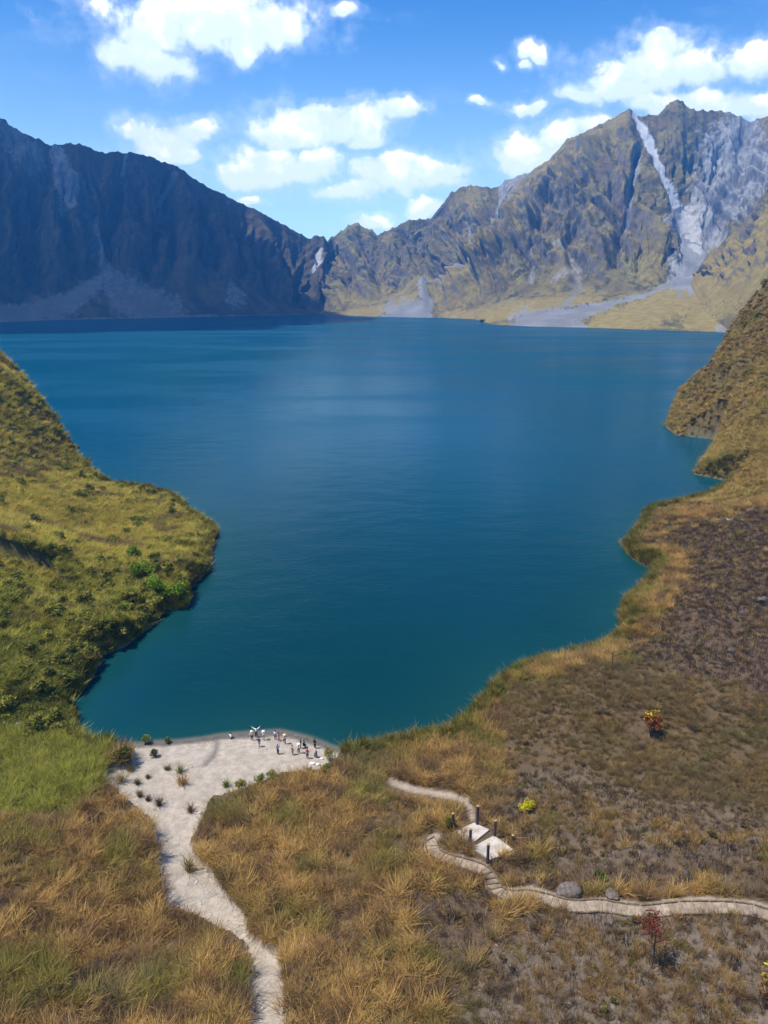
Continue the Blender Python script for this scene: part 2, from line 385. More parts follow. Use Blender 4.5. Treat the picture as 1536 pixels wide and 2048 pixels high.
sandc = np.array([0.375, 0.315, 0.248]) * (1 + 0.14 * fbm(gx / 2.5, gy / 6, 4, 41))[:, None]
rocky = sstep(gpy, 1600, 1760) * sstep(fbm(gx / 1.3, gy / 1.3, 3, 42), -0.1, 0.35)
sandc = blend(sandc, (0.36, 0.32, 0.28), rocky * 0.5)
gc = gc + (sandc - gc) * gsand[:, None]
wet = (1 - sstep(gd, 0.9, 1.7 + 0.8 * mk['n2'])) * gsand * (gd > -3)
rill = np.exp(-(seg_dist(gpx + 6 * mk['n2'], gpy, [(432,1470),(436,1490),(426,1515),(412,1530)]) / 5.5) ** 2) * gsand
gc = blend(gc, (0.115, 0.10, 0.085), np.maximum(wet, 0.75 * rill)); gz = np.where(gd > 1.2, np.maximum(gz - 0.2 * rill, 0.06), gz)
bed = (gd < 0).astype(float); gc = blend(gc, (0.10, 0.10, 0.075), bed * (1 - gsand)); gc = blend(gc, (0.18, 0.165, 0.13), bed * gsand)
mgr, t = new_mat('ground_mat')
p = t.add('ShaderNodeNewGeometry').outputs['Position']
n = t.noise(p, 0.9, 8, 0.68); n2 = t.noise(p, 5.5, 6, 0.75)
col = t.mix(1.0, t.attr('Col'), t.mix(t.ramp(t.math('ADD', t.math('MULTIPLY', n, 0.6), t.math('MULTIPLY', n2, 0.4)), 0.36, 0.66), (0.74, 0.73, 0.72), (1.2, 1.2, 1.2)), 'MULTIPLY')
finish(t, col, 0.95, t.math('ADD', n, t.math('MULTIPLY', n2, 0.5)), 0.22, 0.7, 0.1)
ground = mesh_obj('ground', np.c_[gx, gy, gz], grid_faces(len(ys), len(ss)), mgr, smooth=True)
set_col(ground.data, 'Col', gc); tag(ground, kind='structure')

# ------------------------------------------------------------------ lake
ly = np.r_[np.linspace(70, 110, 130), np.geomspace(110.5, 700, 170), np.geomspace(740, 4200, 40)]
ls = np.linspace(-1, 1, 260)
LX = ls[None, :] * (0.72 * ly + 34)[:, None]; LX[ly > 800] *= 1.8
LY = np.repeat(ly[:, None], len(ls), 1)
ld = -shore_dist(LX.ravel(), LY.ravel())
lake = mesh_obj('lake', np.c_[LX.ravel(), LY.ravel(), np.zeros(LX.size)], grid_faces(len(ly), len(ls)), None, smooth=True)
nb = fbm(LX.ravel() / 5, LY.ravel() / 5, 3, 51)
beachd = np.exp(-np.clip(ld + 0.35 * nb, 0, 99) / 1.1) * sstep(-np.abs(LX.ravel() + 22), -24, -12) * (LY.ravel() < 130)
set_col(lake.data, 'shallow', np.c_[beachd, np.exp(-np.clip(ld, 0, 999) / 9), np.zeros(ld.size)])
mlk, t = new_mat('lake_water')
p = t.add('ShaderNodeNewGeometry').outputs['Position']
sepc = t.add('ShaderNodeSeparateColor'); t.l.new(t.attr('shallow'), sepc.inputs[0])
big = t.noise(t.vmath('MULTIPLY', p, (1, 0.35, 1)), 0.006, 4, 0.5)
yy = t.add('ShaderNodeSeparateXYZ'); t.l.new(p, yy.inputs[0])
deep = t.mix(t.ramp(yy.outputs[1], 85, 420), (0.001, 0.027, 0.034), (0.0003, 0.054, 0.088))  # water tone brightened with distance, reflected sky and haze put into the colour
deep = t.mix(t.math('MULTIPLY', t.ramp(big, 0.4, 0.65), 0.5), deep, (0.0005, 0.050, 0.105))
wc = t.mix(t.math('MULTIPLY', sepc.outputs[1], 0.45), deep, (0.010, 0.060, 0.045))
wc = t.mix(t.ramp(sepc.outputs[0], 0.30, 0.85), wc, (0.10, 0.10, 0.075))
r1 = t.noise(t.vmath('MULTIPLY', p, (1.0, 1.7, 1)), 0.55, 5, 0.6); r2 = t.noise(t.vmath('MULTIPLY', p, (1.0, 1.5, 1)), 0.07, 3, 0.5)
hgt = t.math('ADD', t.math('MULTIPLY', r1, 0.32), t.math('MULTIPLY', r2, 1.2))
streak = t.noise(t.vmath('MULTIPLY', p, (0.4, 1.0, 1)), 0.010, 4, 0.55)
bp = t.add('ShaderNodeBump'); t.l.new(hgt, bp.inputs['Height']); bp.inputs['Distance'].default_value = 0.30; bp.inputs['Strength'].default_value = 0.7
df = t.add('ShaderNodeBsdfDiffuse'); t.put(df.inputs['Color'], wc)
gl = t.add('ShaderNodeBsdfGlossy'); gl.inputs['Color'].default_value = (0.80, 0.92, 1.0, 1); t.put(gl.inputs['Roughness'], t.ramp(streak, 0.4, 0.62, 0.14, 0.24)); t.l.new(bp.outputs[0], gl.inputs['Normal'])
fr = t.add('ShaderNodeFresnel'); fr.inputs['IOR'].default_value = 1.33; t.l.new(bp.outputs[0], fr.inputs['Normal'])
fac = t.math('MINIMUM', t.math('MULTIPLY', fr.outputs[0], 0.55), t.ramp(streak, 0.38, 0.64, 0.26, 0.15))
ms = t.add('ShaderNodeMixShader'); t.l.new(fac, ms.inputs[0]); t.l.new(df.outputs[0], ms.inputs[1]); t.l.new(gl.outputs[0], ms.inputs[2])
o = t.add('ShaderNodeOutputMaterial'); t.l.new(ms.outputs[0], o.inputs[0])
lake.data.materials.append(mlk); tag(lake, kind='structure')

# ------------------------------------------------------------------ far mountains: lofted walls with carved gullies
def loft(rows, vs, nu, nv):
    """rows: list of [(u,px,py,Y)...] from foot to crest and behind; returns (nv,nu,3) points and the v coordinate"""
    u = np.linspace(0, 1, nu); pts = []
    for r in rows:
        r = np.array(r, float)
        P3 = np.array([at(q[1], q[2], q[3]) for q in r])
        ker = np.ones(5) / 5
        c = []
        for k in range(3):
            s = np.interp(u, r[:, 0], P3[:, k]); s = np.convolve(np.pad(s, 2, 'edge'), ker, 'valid'); c.append(s)
        pts.append(np.stack(c, -1))
    pts = np.array(pts); vv = np.linspace(0, vs[-1], nv)
    out = np.empty((nv, nu, 3)); vs = np.array(vs)
    for j, v in enumerate(vv):
        i = min(max(int(np.searchsorted(vs, v)) - 1, 0), len(vs) - 2); f = (v - vs[i]) / (vs[i + 1] - vs[i])
        out[j] = pts[i] * (1 - f) + pts[i + 1] * f
    return out, np.repeat(vv[:, None], nu, 1)
def normals(G):
    du = np.gradient(G, axis=1); dv = np.gradient(G, axis=0)
    n = np.cross(du, dv); return n / (np.linalg.norm(n, axis=-1, keepdims=True) + 1e-9)
def smooth2(G, k):
    ker = np.ones(2 * k + 1) / (2 * k + 1)
    for ax in (0, 1):
        G = np.apply_along_axis(lambda s: np.convolve(np.pad(s, k, 'edge'), ker, 'valid'), ax, G)
    return G
def norm_u(row): # (px,py,Y) -> add u by given px span
    return row

mmt, t = new_mat('mountain_mat')
p = t.add('ShaderNodeNewGeometry').outputs['Position']; nz = t.add('ShaderNodeSeparateXYZ')
t.l.new(t.add('ShaderNodeNewGeometry').outputs['Normal'], nz.inputs[0])
sc = t.add('ShaderNodeSeparateColor'); t.l.new(t.attr('cover'), sc.inputs[0])
nA = t.noise(p, 0.011, 7, 0.62); nB = t.noise(p, 0.06, 6, 0.65); nC = t.noise(p, 0.25, 4, 0.7)
mixn = t.math('ADD', t.math('ADD', t.math('MULTIPLY', nA, 0.5), t.math('MULTIPLY', nB, 0.35)), t.math('MULTIPLY', nC, 0.15))
veg = t.mix(t.ramp(mixn, 0.40, 0.62), (0.118, 0.086, 0.046), (0.225, 0.190, 0.066))
veg = t.mix(t.ramp(t.noise(p, 0.028, 7, 0.72), 0.49, 0.62), veg, (0.060, 0.058, 0.030))
veg = t.mix(t.math('MULTIPLY', sc.outputs[1], 0.9), veg, t.mix(t.ramp(nB, 0.35, 0.65), (0.20, 0.150, 0.045), (0.27, 0.205, 0.07)))
steep = t.ramp(t.math('ADD', nz.outputs[2], t.math('MULTIPLY', t.math('SUBTRACT', nB, 0.5), 0.7)), 0.10, 0.40, 1.0, 0.0)
rock = t.mix(t.ramp(nB, 0.3, 0.7), (0.12, 0.103, 0.094), (0.25, 0.22, 0.195))
base = t.mix(t.math('MULTIPLY', steep, 0.75), veg, rock)
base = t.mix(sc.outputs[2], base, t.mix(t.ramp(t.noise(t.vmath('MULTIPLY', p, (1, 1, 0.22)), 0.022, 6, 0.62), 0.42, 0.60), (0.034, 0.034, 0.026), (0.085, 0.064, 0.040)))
scar = t.mix(t.ramp(t.noise(t.vmath('MULTIPLY', p, (1, 1, 0.35)), 0.07, 6, 0.7), 0.36, 0.64), (0.15, 0.15, 0.16), (0.34, 0.335, 0.335))
scar = t.mix(t.ramp(sc.outputs[0], 0.80, 0.98, 0.0, 0.6), scar, (0.62, 0.61, 0.60))
grav = t.mix(t.ramp(t.noise(p, 0.012, 4, 0.5), 0.35, 0.65), (0.165, 0.17, 0.185), (0.225, 0.23, 0.245))
scar = t.mix(t.ramp(nz.outputs[2], 0.72, 0.88), scar, grav)
base = t.mix(sc.outputs[0], base, scar)
hb_ = t.math('MULTIPLY', t.math('ADD', t.math('MULTIPLY', nB, 1.0), t.math('MULTIPLY', nC, 0.5)), t.math('SUBTRACT', 1.0, t.math('MULTIPLY', t.math('MAXIMUM', sc.outputs[0], sc.outputs[1]), 0.8)))
finish(t, base, 0.95, hb_, 4.0, 0.8, 0.08)

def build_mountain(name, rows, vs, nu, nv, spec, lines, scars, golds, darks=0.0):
    G, V = loft(rows, vs, nu, nv)
    Ns = normals(smooth2(G, 12))
    if Ns[nv // 2, nu // 2, 1] > 0: Ns = -Ns
    S = np.cumsum(np.r_[0, np.hypot(*np.diff(G[nv // 2, :, :2], axis=0).T)])[None, :].repeat(nv, 0)
    Ht = np.cumsum(np.vstack([np.zeros((1, nu)), np.linalg.norm(np.diff(G, axis=0), axis=-1)]), 0)
    a0, a1, a2 = spec['amp']; s0 = S + spec['shear'] * Ht
    wx = fbm(S / 160, Ht / 160, 4, spec['seed']) * spec.get('warp', 60)
    g1 = ridged((s0 + wx) / spec['sp'], Ht / spec['len'], 4, spec['seed'] + 1, 0.5) - 0.5
    g2 = ridged((s0 + wx * 1.4) / (spec['sp'] * 0.36), Ht / (spec['len'] * 0.5), 4, spec['seed'] + 2) - 0.5
    g3 = ridged(S / 55, Ht / 55, 4, spec['seed'] + 3, 0.6) - 0.5
    env = sstep(V, vs[1] * 0.9, vs[1] + 0.22); crest = 1 - 0.92 * sstep(V, 0.70, 1.0)
    D = (a0 * g1 + a1 * g2 + a2 * g3) * env * crest
    D += (1 - env) * sstep(V, 0.03, 0.12) * 1.6 * fbm(S / 90, Ht / 90, 3, spec['seed'] + 6)
    for it in range(3):                                    # rills that gather downhill
        hq = G[..., 2] * 0.6 + D
        hq = hq + 2.0 * fbm(S / 20, Ht / 20, 3, spec['seed'] + 30 + it)
        acc = np.ones((nv, nu)); cidx = np.arange(nu)
        top = int(np.argmax(V[:, 0] >= 1.0)) or nv - 1
        for j in range(top, 0, -1):
            cand = np.stack([hq[j - 1, np.clip(cidx + k, 0, nu - 1)] for k in (-2, -1, 0, 1, 2)]); cand[2] -= 0.15
            tgt = np.clip(cidx + np.argmin(cand, 0) - 2, 0, nu - 1)
            np.add.at(acc[j - 1], tgt, acc[j])
        fl = np.log1p(np.minimum(acc, 4000)) ** 1.15
        car = 0
        for kk, wgt in ((1, .14), (4, .32), (10, .50)): car = car + wgt * smooth2(fl, kk) * (kk ** .35)
        D = D - spec.get('carve', 3.0) * (car - car.mean()) * env * crest
    px, py, _ = project(G[..., 0], G[..., 1], G[..., 2])
    wob = 9 * fbm(px / 30, py / 30, 3, spec['seed'] + 4); wob2 = 9 * fbm(px / 30, py / 30, 3, spec['seed'] + 5)
    for (pts, wd) in spec.get('calm', []):
        D = D * (1 - 0.9 * np.exp(-(seg_dist(px, py, pts) / wd) ** 2))
    for (pts, wd, amp) in lines:
        D += amp * env * (1 - 0.85 * sstep(V, 0.82, 1.0)) * np.exp(-(seg_dist(px + wob, py + wob2, pts) / wd) ** 2) * (V < 1.03)
    fine = fbm(S / 26, Ht / 26, 4, spec['seed'] + 9, 0.6)
    G = G + Ns * D[..., None]
    G[..., 2] += fine * 3 * env + (V > 0.9) * sstep(V, 0.8, 1.0) * (ridged(S / 42, V * 0 + 3.3, 4, spec['seed'] + 7) - 0.5) * spec.get('crag', 14)
    # ground cover from what the photograph shows: bare scars, golden grass
    def painted(items):
        m = np.zeros(px.shape)
        f = fbm(px / 16, py / 16, 4, spec['seed'] + 12, 0.6); f2 = fbm(px / 6, py / 6, 3, spec['seed'] + 13)
        for (pts, rad, st) in items:
            q = seg_dist(px + wob * .6, py + wob2 * .6, pts, radii=rad)
            m = np.maximum(m, st * sstep(1.0 - q + 0.75 * f + 0.35 * f2, -0.1, 0.30))
        return np.clip(m, 0, 1) * (V <= 1.02)
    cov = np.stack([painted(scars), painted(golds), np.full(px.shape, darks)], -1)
    o = mesh_obj(name, G.reshape(-1, 3), grid_faces(nv, nu), mmt, smooth=True)
    set_col(o.data, 'cover', cov.reshape(-1, 3)); tag(o, kind='structure')
    return o

def shoreY(px, py): return at_z(px, py, -6)[1]
def Urow(lst, x0, x1): return [((q[0] - x0) / (x1 - x0), *q) for q in lst]
# left wall, in cloud shadow
XL0, XL1 = -360, 668
L0 = [(x, y, shoreY(x, y)) for (x, y) in ((-360,672),(-150,658),(0,650),(110,645),(220,642),(330,640),(430,637),(520,635),(600,634),(668,633))]
L1 = [(-360,610,1500),(-150,604,1760),(0,597,1960),(60,612,2000),(120,588,2100),(215,541,2270),(300,582,2290),(372,543,2400),(420,575,2420),(462,566,2470),(540,603,2540),(600,618,2620),(668,624,2700)]
L2 = [(-360,440,1640),(-150,430,1900),(0,430,2130),(60,440,2200),(120,430,2260),(200,440,2400),(300,450,2440),(372,450,2530),(462,480,2620),(540,510,2680),(600,545,2730),(668,560,2790)]
L3 = [(-360, 190, 1950.0), (-200, 225, 2150.0), (-60, 205, 2300.0), (-20, 228, 2350.0), (0, 234, 2360.0), (10, 233, 2370.0), (22, 247, 2380.0), (45, 263, 2390.0), (70, 275, 2400.0), (105, 290, 2420.0), (130, 287, 2430.0), (165, 289, 2450.0), (190, 300, 2470.0), (212, 306, 2480.0), (250, 304, 2500.0), (262, 304, 2510.0), (300, 311, 2540.0), (322, 323, 2560.0), (345, 331, 2580.0), (375, 347, 2600.0), (410, 372, 2640.0), (460, 397, 2705.0), (500, 415, 2765.0), (550, 440, 2830.0), (580, 455, 2865.0), (605, 469, 2897.5), (622, 478, 2916.0), (632, 471, 2931.0), (648, 474, 2949.0), (656, 488, 2953.0), (668, 500, 2959.0)]
L4 = [(-360,330,2500),(0,380,2900),(300,420,3000),(668,560,3250)]
build_mountain('mountain', [Urow(r, XL0, XL1) for r in (L0, L1, L2, L3, L4)], [0, 0.22, 0.55, 1.0, 1.25], 620, 300,
    dict(amp=(80, 26, 5), sp=150, len=620, shear=0.10, seed=60, warp=30, carve=4.5, crag=9),
    lines=[([(20,250),(90,330),(150,400),(185,480),(215,540)], 16, -40), ([(250,305),(240,400),(210,470)], 10, -22), ([(340,350),(330,420),(300,560)], 9, -25), ([(640,500),(625,560),(590,600)], 9, -30)],
    scars=[([(0,245),(30,280),(60,310)], [10,26,30], .4), ([(110,300),(130,345),(140,385),(130,410)], [14,22,26,14], .6), ([(160,395),(185,470),(205,520),(215,545)], [6,12,12,16], .4),
           ([(215,548),(255,595),(330,625)], [14,46,40], .42), ([(215,550),(140,605),(40,630),(-100,640)], [12,26,24,24], .5), ([(462,565),(470,595)], [5,22], .5), ([(348,350),(330,400)], [6,8], .5), ([(252,308),(246,345)], [4,6], .5),
           ([(643,500),(634,525),(628,540)], [5,7,5], .9), ([(585,575),(582,600)], [3,4], .6), ([(0,643),(200,639),(400,634),(560,632)], [5,4,4,3], .5)],
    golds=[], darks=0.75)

# far right wall, sunlit, with valley fans at its foot
XR0, XR1 = 560, 1760
R0 = [(x, y, shoreY(x, y)) for (x, y) in ((560,631),(640,634),(680,635),(740,638),(870,640),(948,643),(985,657),(1080,661),(1180,663),(1300,668),(1430,672),(1536,680),(1760,700))]
R1 = [(560,612,2900),(640,621,2700),(690,622,2590),(740,606,2560),(800,590,2540),(835,562,2520),(845,553,2520),(858,580,2450),(880,624,2270),(950,614,2170),(1030,592,2110),(1070,577,2090),(1110,582,2030),(1200,588,1940),(1290,578,1890),(1345,562,1920),(1400,546,2000),(1440,535,2000),(1536,520,1900),(1760,480,1700)]
R2 = [(560,580,2950),(620,565,2860),(680,545,2720),(740,535,2680),(790,545,2660),(830,525,2680),(855,510,2690),(880,520,2580),(920,500,2400),(980,490,2310),(1060,470,2250),(1150,470,2190),(1250,465,2110),(1330,450,2120),(1375,455,2260),(1440,430,2300),(1536,400,2200),(1760,360,2000)]
R2b = [(560,540,3000),(640,510,2940),(700,490,2840),(760,500,2810),(820,480,2800),(880,460,2790),(930,450,2720),(980,420,2600),(1040,400,2470),(1120,370,2390),(1200,340,2320),(1280,330,2290),(1330,330,2360),(1390,330,2480),(1450,320,2480),(1536,310,2400),(1760,280,2250)]
R3 = [(560, 520, 3010.0), (630, 498, 2975.0), (652, 480, 2954.0), (672, 470, 2944.0), (692, 458, 2924.0), (705, 450, 2917.5), (712, 447, 2914.0), (730, 456, 2905.0), (745, 462, 2897.5), (756, 472, 2892.0), (775, 462, 2882.5), (800, 448, 2870.0), (818, 440, 2861.0), (835, 440, 2852.5), (862, 438, 2839.0), (872, 424, 2834.0), (885, 408, 2830), (900, 388, 2820), (920, 376, 2820), (940, 372, 2820), (975, 374, 2820), (1000, 369, 2800), (1010, 361, 2790), (1060, 345, 2760), (1100, 318, 2720), (1118, 297, 2700), (1130, 284, 2690), (1160, 268, 2670), (1200, 250, 2640), (1235, 236, 2600), (1250, 228, 2560), (1260, 223, 2540), (1268, 228, 2540), (1285, 231, 2550), (1318, 230, 2570), (1332, 215, 2570), (1342, 205, 2570), (1354, 199, 2570), (1366, 204, 2570), (1374, 216, 2570), (1395, 222, 2570), (1440, 224, 2580), (1470, 228, 2580), (1490, 238, 2580), (1510, 240, 2580), (1536, 234, 2570), (1600, 222, 2550), (1760, 200, 2500)]
R4 = [(560,580,3150),(900,500,3150),(1260,400,3000),(1760,400,2900)]
build_mountain('mountain', [Urow(r, XR0, XR1) for r in (R0, R1, R2, R2b, R3, R4)], [0, 0.26, 0.5, 0.76, 1.0, 1.22], 860, 400,
    dict(amp=(52, 20, 7), sp=180, len=520, shear=0.45, seed=80, warp=60, carve=5.0, calm=[([(1268,232),(1300,268),(1325,315),(1345,360),(1362,400),(1380,480),(1375,550)], 22)], crag=12),
    lines=[([(1262,226),(1190,300),(1120,370),(1010,470),(930,560),(885,615)], 17, 60), ([(1250,250),(1255,330),(1290,420),(1320,490),(1325,550)], 15, 20),
           ([(1180,330),(1160,420),(1200,500),(1230,575)], 14, 34), ([(1060,440),(1090,510),(1120,570)], 13, 28),
           ([(1000,372),(960,440),(910,500),(845,553)], 15, -60), ([(1285,290),(1262,380),(1250,440),(1235,480),(1215,585)], 9, -38), ([(1075,430),(1050,500),(1065,575)], 9, -36), ([(1150,400),(1130,480),(1150,560)], 8, -30),
           ([(1270,235),(1310,290),(1350,380),(1375,470),(1385,540)], 20, -22), ([(1500,260),(1460,380),(1430,480),(1405,545)], 20, -45),
           ([(700,455),(720,520),(760,600)], 14, 35), ([(800,460),(830,520),(845,553)], 9, -35), ([(652,490),(620,560),(590,610)], 12, -40)],
    scars=[([(1268,230),(1300,268),(1325,315),(1345,360),(1362,400)], [6,9,11,12,10], 1.0), ([(1362,400),(1375,450),(1385,500),(1372,550)], [16,30,34,40], .9), ([(1450,300),(1500,330),(1440,400),(1410,440)], [56,56,48,34], .84), ([(1355,440),(1385,490),(1375,540),(1370,556)], [20,20,18,26], .86), ([(1480,270),(1450,340),(1420,420),(1400,470)], [54,58,46,30], .80), ([(1530,300),(1500,420)], [30,24], .6),
           ([(1420,455),(1440,470)], [24,22], .85), ([(1290,300),(1275,350),(1262,400),(1255,430)], [5,5,7,5], .75), ([(1250,455),(1235,500)], [5,7], .6), ([(1060,345),(1010,365),(960,440),(945,470),(905,520)], [4,8,6,8,9], .75), ([(1040,360),(1005,420),(990,450)], [6,6,4], .55),
           ([(928,440),(935,490),(948,495)], [4,6,6], .8), ([(900,530),(870,560)], [10,8], .5), ([(1115,490),(1155,530),(1110,560)], [8,9,8], .5), ([(1060,500),(1062,560)], [4,7], .5), ([(1150,545),(1155,575)], [10,14], .35),
           ([(846,548),(842,575),(855,605),(800,638)], [7,8,12,42], .80), ([(858,610),(845,640)], [9,24], .80),
           ([(1400,548),(1365,562),(1300,585),(1230,606),(1150,628),(1060,657)], [14,6,5,6,16,46], .80), ([(1110,654),(1165,652)], [16,14], .80), ([(1150,590),(1128,610)], [5,10], .6), ([(1440,655),(1460,660)], [12,14], .6), ([(640,505),(632,540)], [5,6], .6)],
    golds=[([(900,634),(1000,628),(1100,606)], [12,16,14], .9), ([(690,632),(790,612),(830,592)], [10,14,8], .95), ([(950,640),(1060,612),(1200,598)], [9,16,8], 1.0), ([(880,632),(960,625),(1080,600),(1190,590)], [6,12,10,8], .6), ([(1200,652),(1290,628),(1370,590),(1430,560)], [30,38,36,26], 1.0), ([(1400,640),(1480,600)], [40,40], .9),
           ([(1240,250),(1120,350),(1010,450),(900,590)], [22,36,40,44], .62), ([(700,590),(800,560)], [40,40], .5), ([(1230,400),(1160,480),(1100,560)], [30,30,30], .35), ([(1300,420),(1300,540)], [20,24], .4), ([(930,400),(900,440)], [30,30], .4)])
# golden spur in front of the scar valley
S0 = [(1372,575,1880),(1390,615,1640),(1412,655,1430),(1450,684,1300),(1520,698,1150),(1760,775,850)]
S1 = [(1386,550,1890),(1412,560,1740),(1440,575,1600),(1490,570,1450),(1536,560,1350),(1760,480,1150)]
S2 = [(1388,547,1910),(1402,528,1880),(1413,510,1860),(1438,492,1810),(1465,466,1760),(1493,436,1710),(1515,408,1670),(1536,380,1630),(1620,300,1560),(1760,220,1460)]
S3 = [(1390,575,2050),(1536,470,1850),(1760,350,1700)]
build_mountain('hillside', [Urow(r, 1380, 1760) for r in (S0, S1, S2, S3)], [0, 0.4, 1.0, 1.3], 260, 200,
    dict(carve=2.5, amp=(26, 12, 4), sp=90, len=200, shear=-0.5, seed=100, warp=40, crag=6), lines=[([(1500,440),(1450,520),(1400,560)], 14, -22)], scars=[([(1300,600),(1301,600)], [1,1], .1)],
    golds=[([(1380,560),(1450,560),(1550,520)], [60,80,120], .8)])

# ------------------------------------------------------------------ vegetation prototypes (instanced)
def blade_mat(name, trans=0.3, inst=True):
    m, t = new_mat(name)
    col = t.attr('tint', 'Color', 'INSTANCER' if inst else 'GEOMETRY')
    v = t.attr('rnd', 'Fac')
    col = t.mix(1.0, col, t.mix(v, (0.55, 0.55, 0.55), (1.45, 1.42, 1.3)), 'MULTIPLY')
    finish(t, col, 0.75, spec=0.15, trans=trans); return m
M_BLADE = blade_mat('grass_blades'); M_LEAF = blade_mat('bush_leaves', 0.35)
M_BLADE1 = blade_mat('clump_blades', 0.3, False); M_LEAF1 = blade_mat('shrub_leaves', 0.35, False)
M_STEM = plain_mat('woody_stem', (0.075, 0.05, 0.035), 0.9, 0.3, 8)
def set_f(me, name, arr):
    a = me.attributes.new(name, 'FLOAT', 'POINT'); a.data.foreach_set('value', np.ascontiguousarray(arr, np.float32))
def blades(n, r0, h, hv, lean, droop, wd, rng, mat=False):
    ph = rng.normal(0, .55, n) if mat else rng.uniform(0, 2 * np.pi, n); rr = r0 * np.sqrt(rng.uniform(0, 1, n)); pr = rng.uniform(0, 2 * np.pi, n)
    root = np.c_[rr * np.cos(pr), rr * np.sin(pr), np.full(n, -0.08)]
    L = h * (1 + hv * rng.uniform(-1, 1, n)); le = lean * rng.uniform(0.15, 1, n); dr = droop * rng.uniform(0.3, 1, n)
    tw = ph + np.pi / 2 + rng.uniform(-0.9, 0.9, n); side = np.c_[np.cos(tw), np.sin(tw), rng.uniform(-.2, .2, n)]
    V = []
    ts = (0, 0.4, 0.75, 1.0); ws = (0.8, 1.0, 0.7, 0.08)
    for t_, w_ in zip(ts, ws):
        c = root + np.c_[np.cos(ph), np.sin(ph), np.zeros(n)] * (L * (le * t_ + dr * t_ * t_))[:, None]
        c[:, 2] += L * (t_ * np.sqrt(np.clip(1 - 0.35 * le, .3, 1)) - 0.5 * dr * t_ * t_)
        sw = side * (wd * w_ * 0.5 * (0.7 + 0.6 * rng.uniform(0, 1, n)))[:, None]
        V += [c - sw, c + sw]
    V = np.stack(V, 1).reshape(-1, 3)
    f = np.array([[0, 1, 3, 2], [2, 3, 5, 4], [4, 5, 7, 6]]); F = (f[None] + (np.arange(n) * 8)[:, None, None]).reshape(-1, 4)
    return V, F, np.repeat(rng.uniform(0, 1, n), 8)
def leaves(n, rx, rz, size, rng, lumps=7, zc=None):
    zc = rz if zc is None else zc
    lc = rng.normal(0, 1, (lumps, 3)); lc /= np.linalg.norm(lc, axis=1)[:, None]; lc *= rng.uniform(0.25, 0.75, (lumps, 1)); lc[:, 2] = np.abs(lc[:, 2]) * 0.9 - 0.2
    k = rng.integers(0, lumps, n); d = rng.normal(0, 1, (n, 3)); d /= np.linalg.norm(d, axis=1)[:, None]
    p = lc[k] + d * (rng.uniform(0.25, 1, (n, 1)) ** 0.5) * rng.uniform(0.28, 0.52, (lumps, 1))[k]
    p = p * np.array([rx, rx, rz]) + np.array([0, 0, zc])
    a = rng.normal(0, 1, (n, 3)); a[:, 2] *= 0.6; a /= np.linalg.norm(a, axis=1)[:, None]
    b = np.cross(a, rng.normal(0, 1, (n, 3))); b /= np.linalg.norm(b, axis=1)[:, None]
    s = size * rng.uniform(0.6, 1.4, (n, 1))
    V = np.stack([p - a * s, p + b * s * 0.42, p + a * s, p - b * s * 0.42], 1).reshape(-1, 3)
    F = np.arange(n * 4).reshape(-1, 4)
    return V, F, np.repeat(np.clip(0.5 + 0.25 * rng.normal(0, 1, lumps)[k] + 0.2 * rng.normal(0, 1, n), 0, 1), 4)
def proto_coll(name, geos, mat):
    c = bpy.data.collections.new(name)
    for i, (V, F, r) in enumerate(geos):
        o = mesh_obj(f'{name}_{i:02d}', np.asarray(V), np.asarray(F), mat, do_link=False); set_f(o.data, 'rnd', r); c.objects.link(o)
    return c
def scatter(name, label, cat, coll, pos, rot, scl, idx, tint):
    me = bpy.data.meshes.new(name); n = len(pos)
    me.vertices.add(n); me.vertices.foreach_set('co', np.ascontiguousarray(pos, np.float32).ravel())
    for nm, ty, key, arr in (('rot', 'FLOAT_VECTOR', 'vector', rot), ('scl', 'FLOAT_VECTOR', 'vector', scl)):
        a = me.attributes.new(nm, ty, 'POINT'); a.data.foreach_set(key, np.ascontiguousarray(arr, np.float32).ravel())
    a = me.attributes.new('idx', 'INT', 'POINT'); a.data.foreach_set('value', np.ascontiguousarray(idx, np.int32))
    set_col(me, 'tint', tint)
    o = link(bpy.data.objects.new(name, me)); tag(o, label, cat, kind='stuff')
    g = bpy.data.node_groups.new(name + '_scatter', 'GeometryNodeTree')
    g.interface.new_socket('Geometry', in_out='INPUT', socket_type='NodeSocketGeometry'); g.interface.new_socket('Geometry', in_out='OUTPUT', socket_type='NodeSocketGeometry')
    N, K = g.nodes, g.links
    gi, go = N.new('NodeGroupInput'), N.new('NodeGroupOutput')
    ci = N.new('GeometryNodeCollectionInfo'); ci.inputs['Collection'].default_value = coll; ci.inputs['Separate Children'].default_value = True; ci.inputs['Reset Children'].default_value = True
    ip = N.new('GeometryNodeInstanceOnPoints'); ip.inputs['Pick Instance'].default_value = True
    def na(nm, ty):
        x = N.new('GeometryNodeInputNamedAttribute'); x.data_type = ty; x.inputs[0].default_value = nm; return x.outputs[0]
    K.new(gi.outputs[0], ip.inputs['Points']); K.new(ci.outputs[0], ip.inputs['Instance'])
    K.new(na('idx', 'INT'), ip.inputs['Instance Index']); K.new(na('rot', 'FLOAT_VECTOR'), ip.inputs['Rotation']); K.new(na('scl', 'FLOAT_VECTOR'), ip.inputs['Scale'])
    K.new(ip.outputs[0], go.inputs[0])
    md = o.modifiers.new('scatter', 'NODES'); md.node_group = g
    return o
rg = np.random.default_rng(3)
C_DRY = proto_coll('dry_tuft', [blades(58, 0.42 if le < 1.2 else .65, h, 0.5, le, dr, 0.034, rg, le > 1.2) for h, le, dr in ((1.15, .75, .35), (1.0, .9, .5), (1.35, .6, .45), (0.85, 1.0, .3), (1.2, .85, .6), (1.2, 1.3, .3), (1.05, 1.4, .35))], M_BLADE)
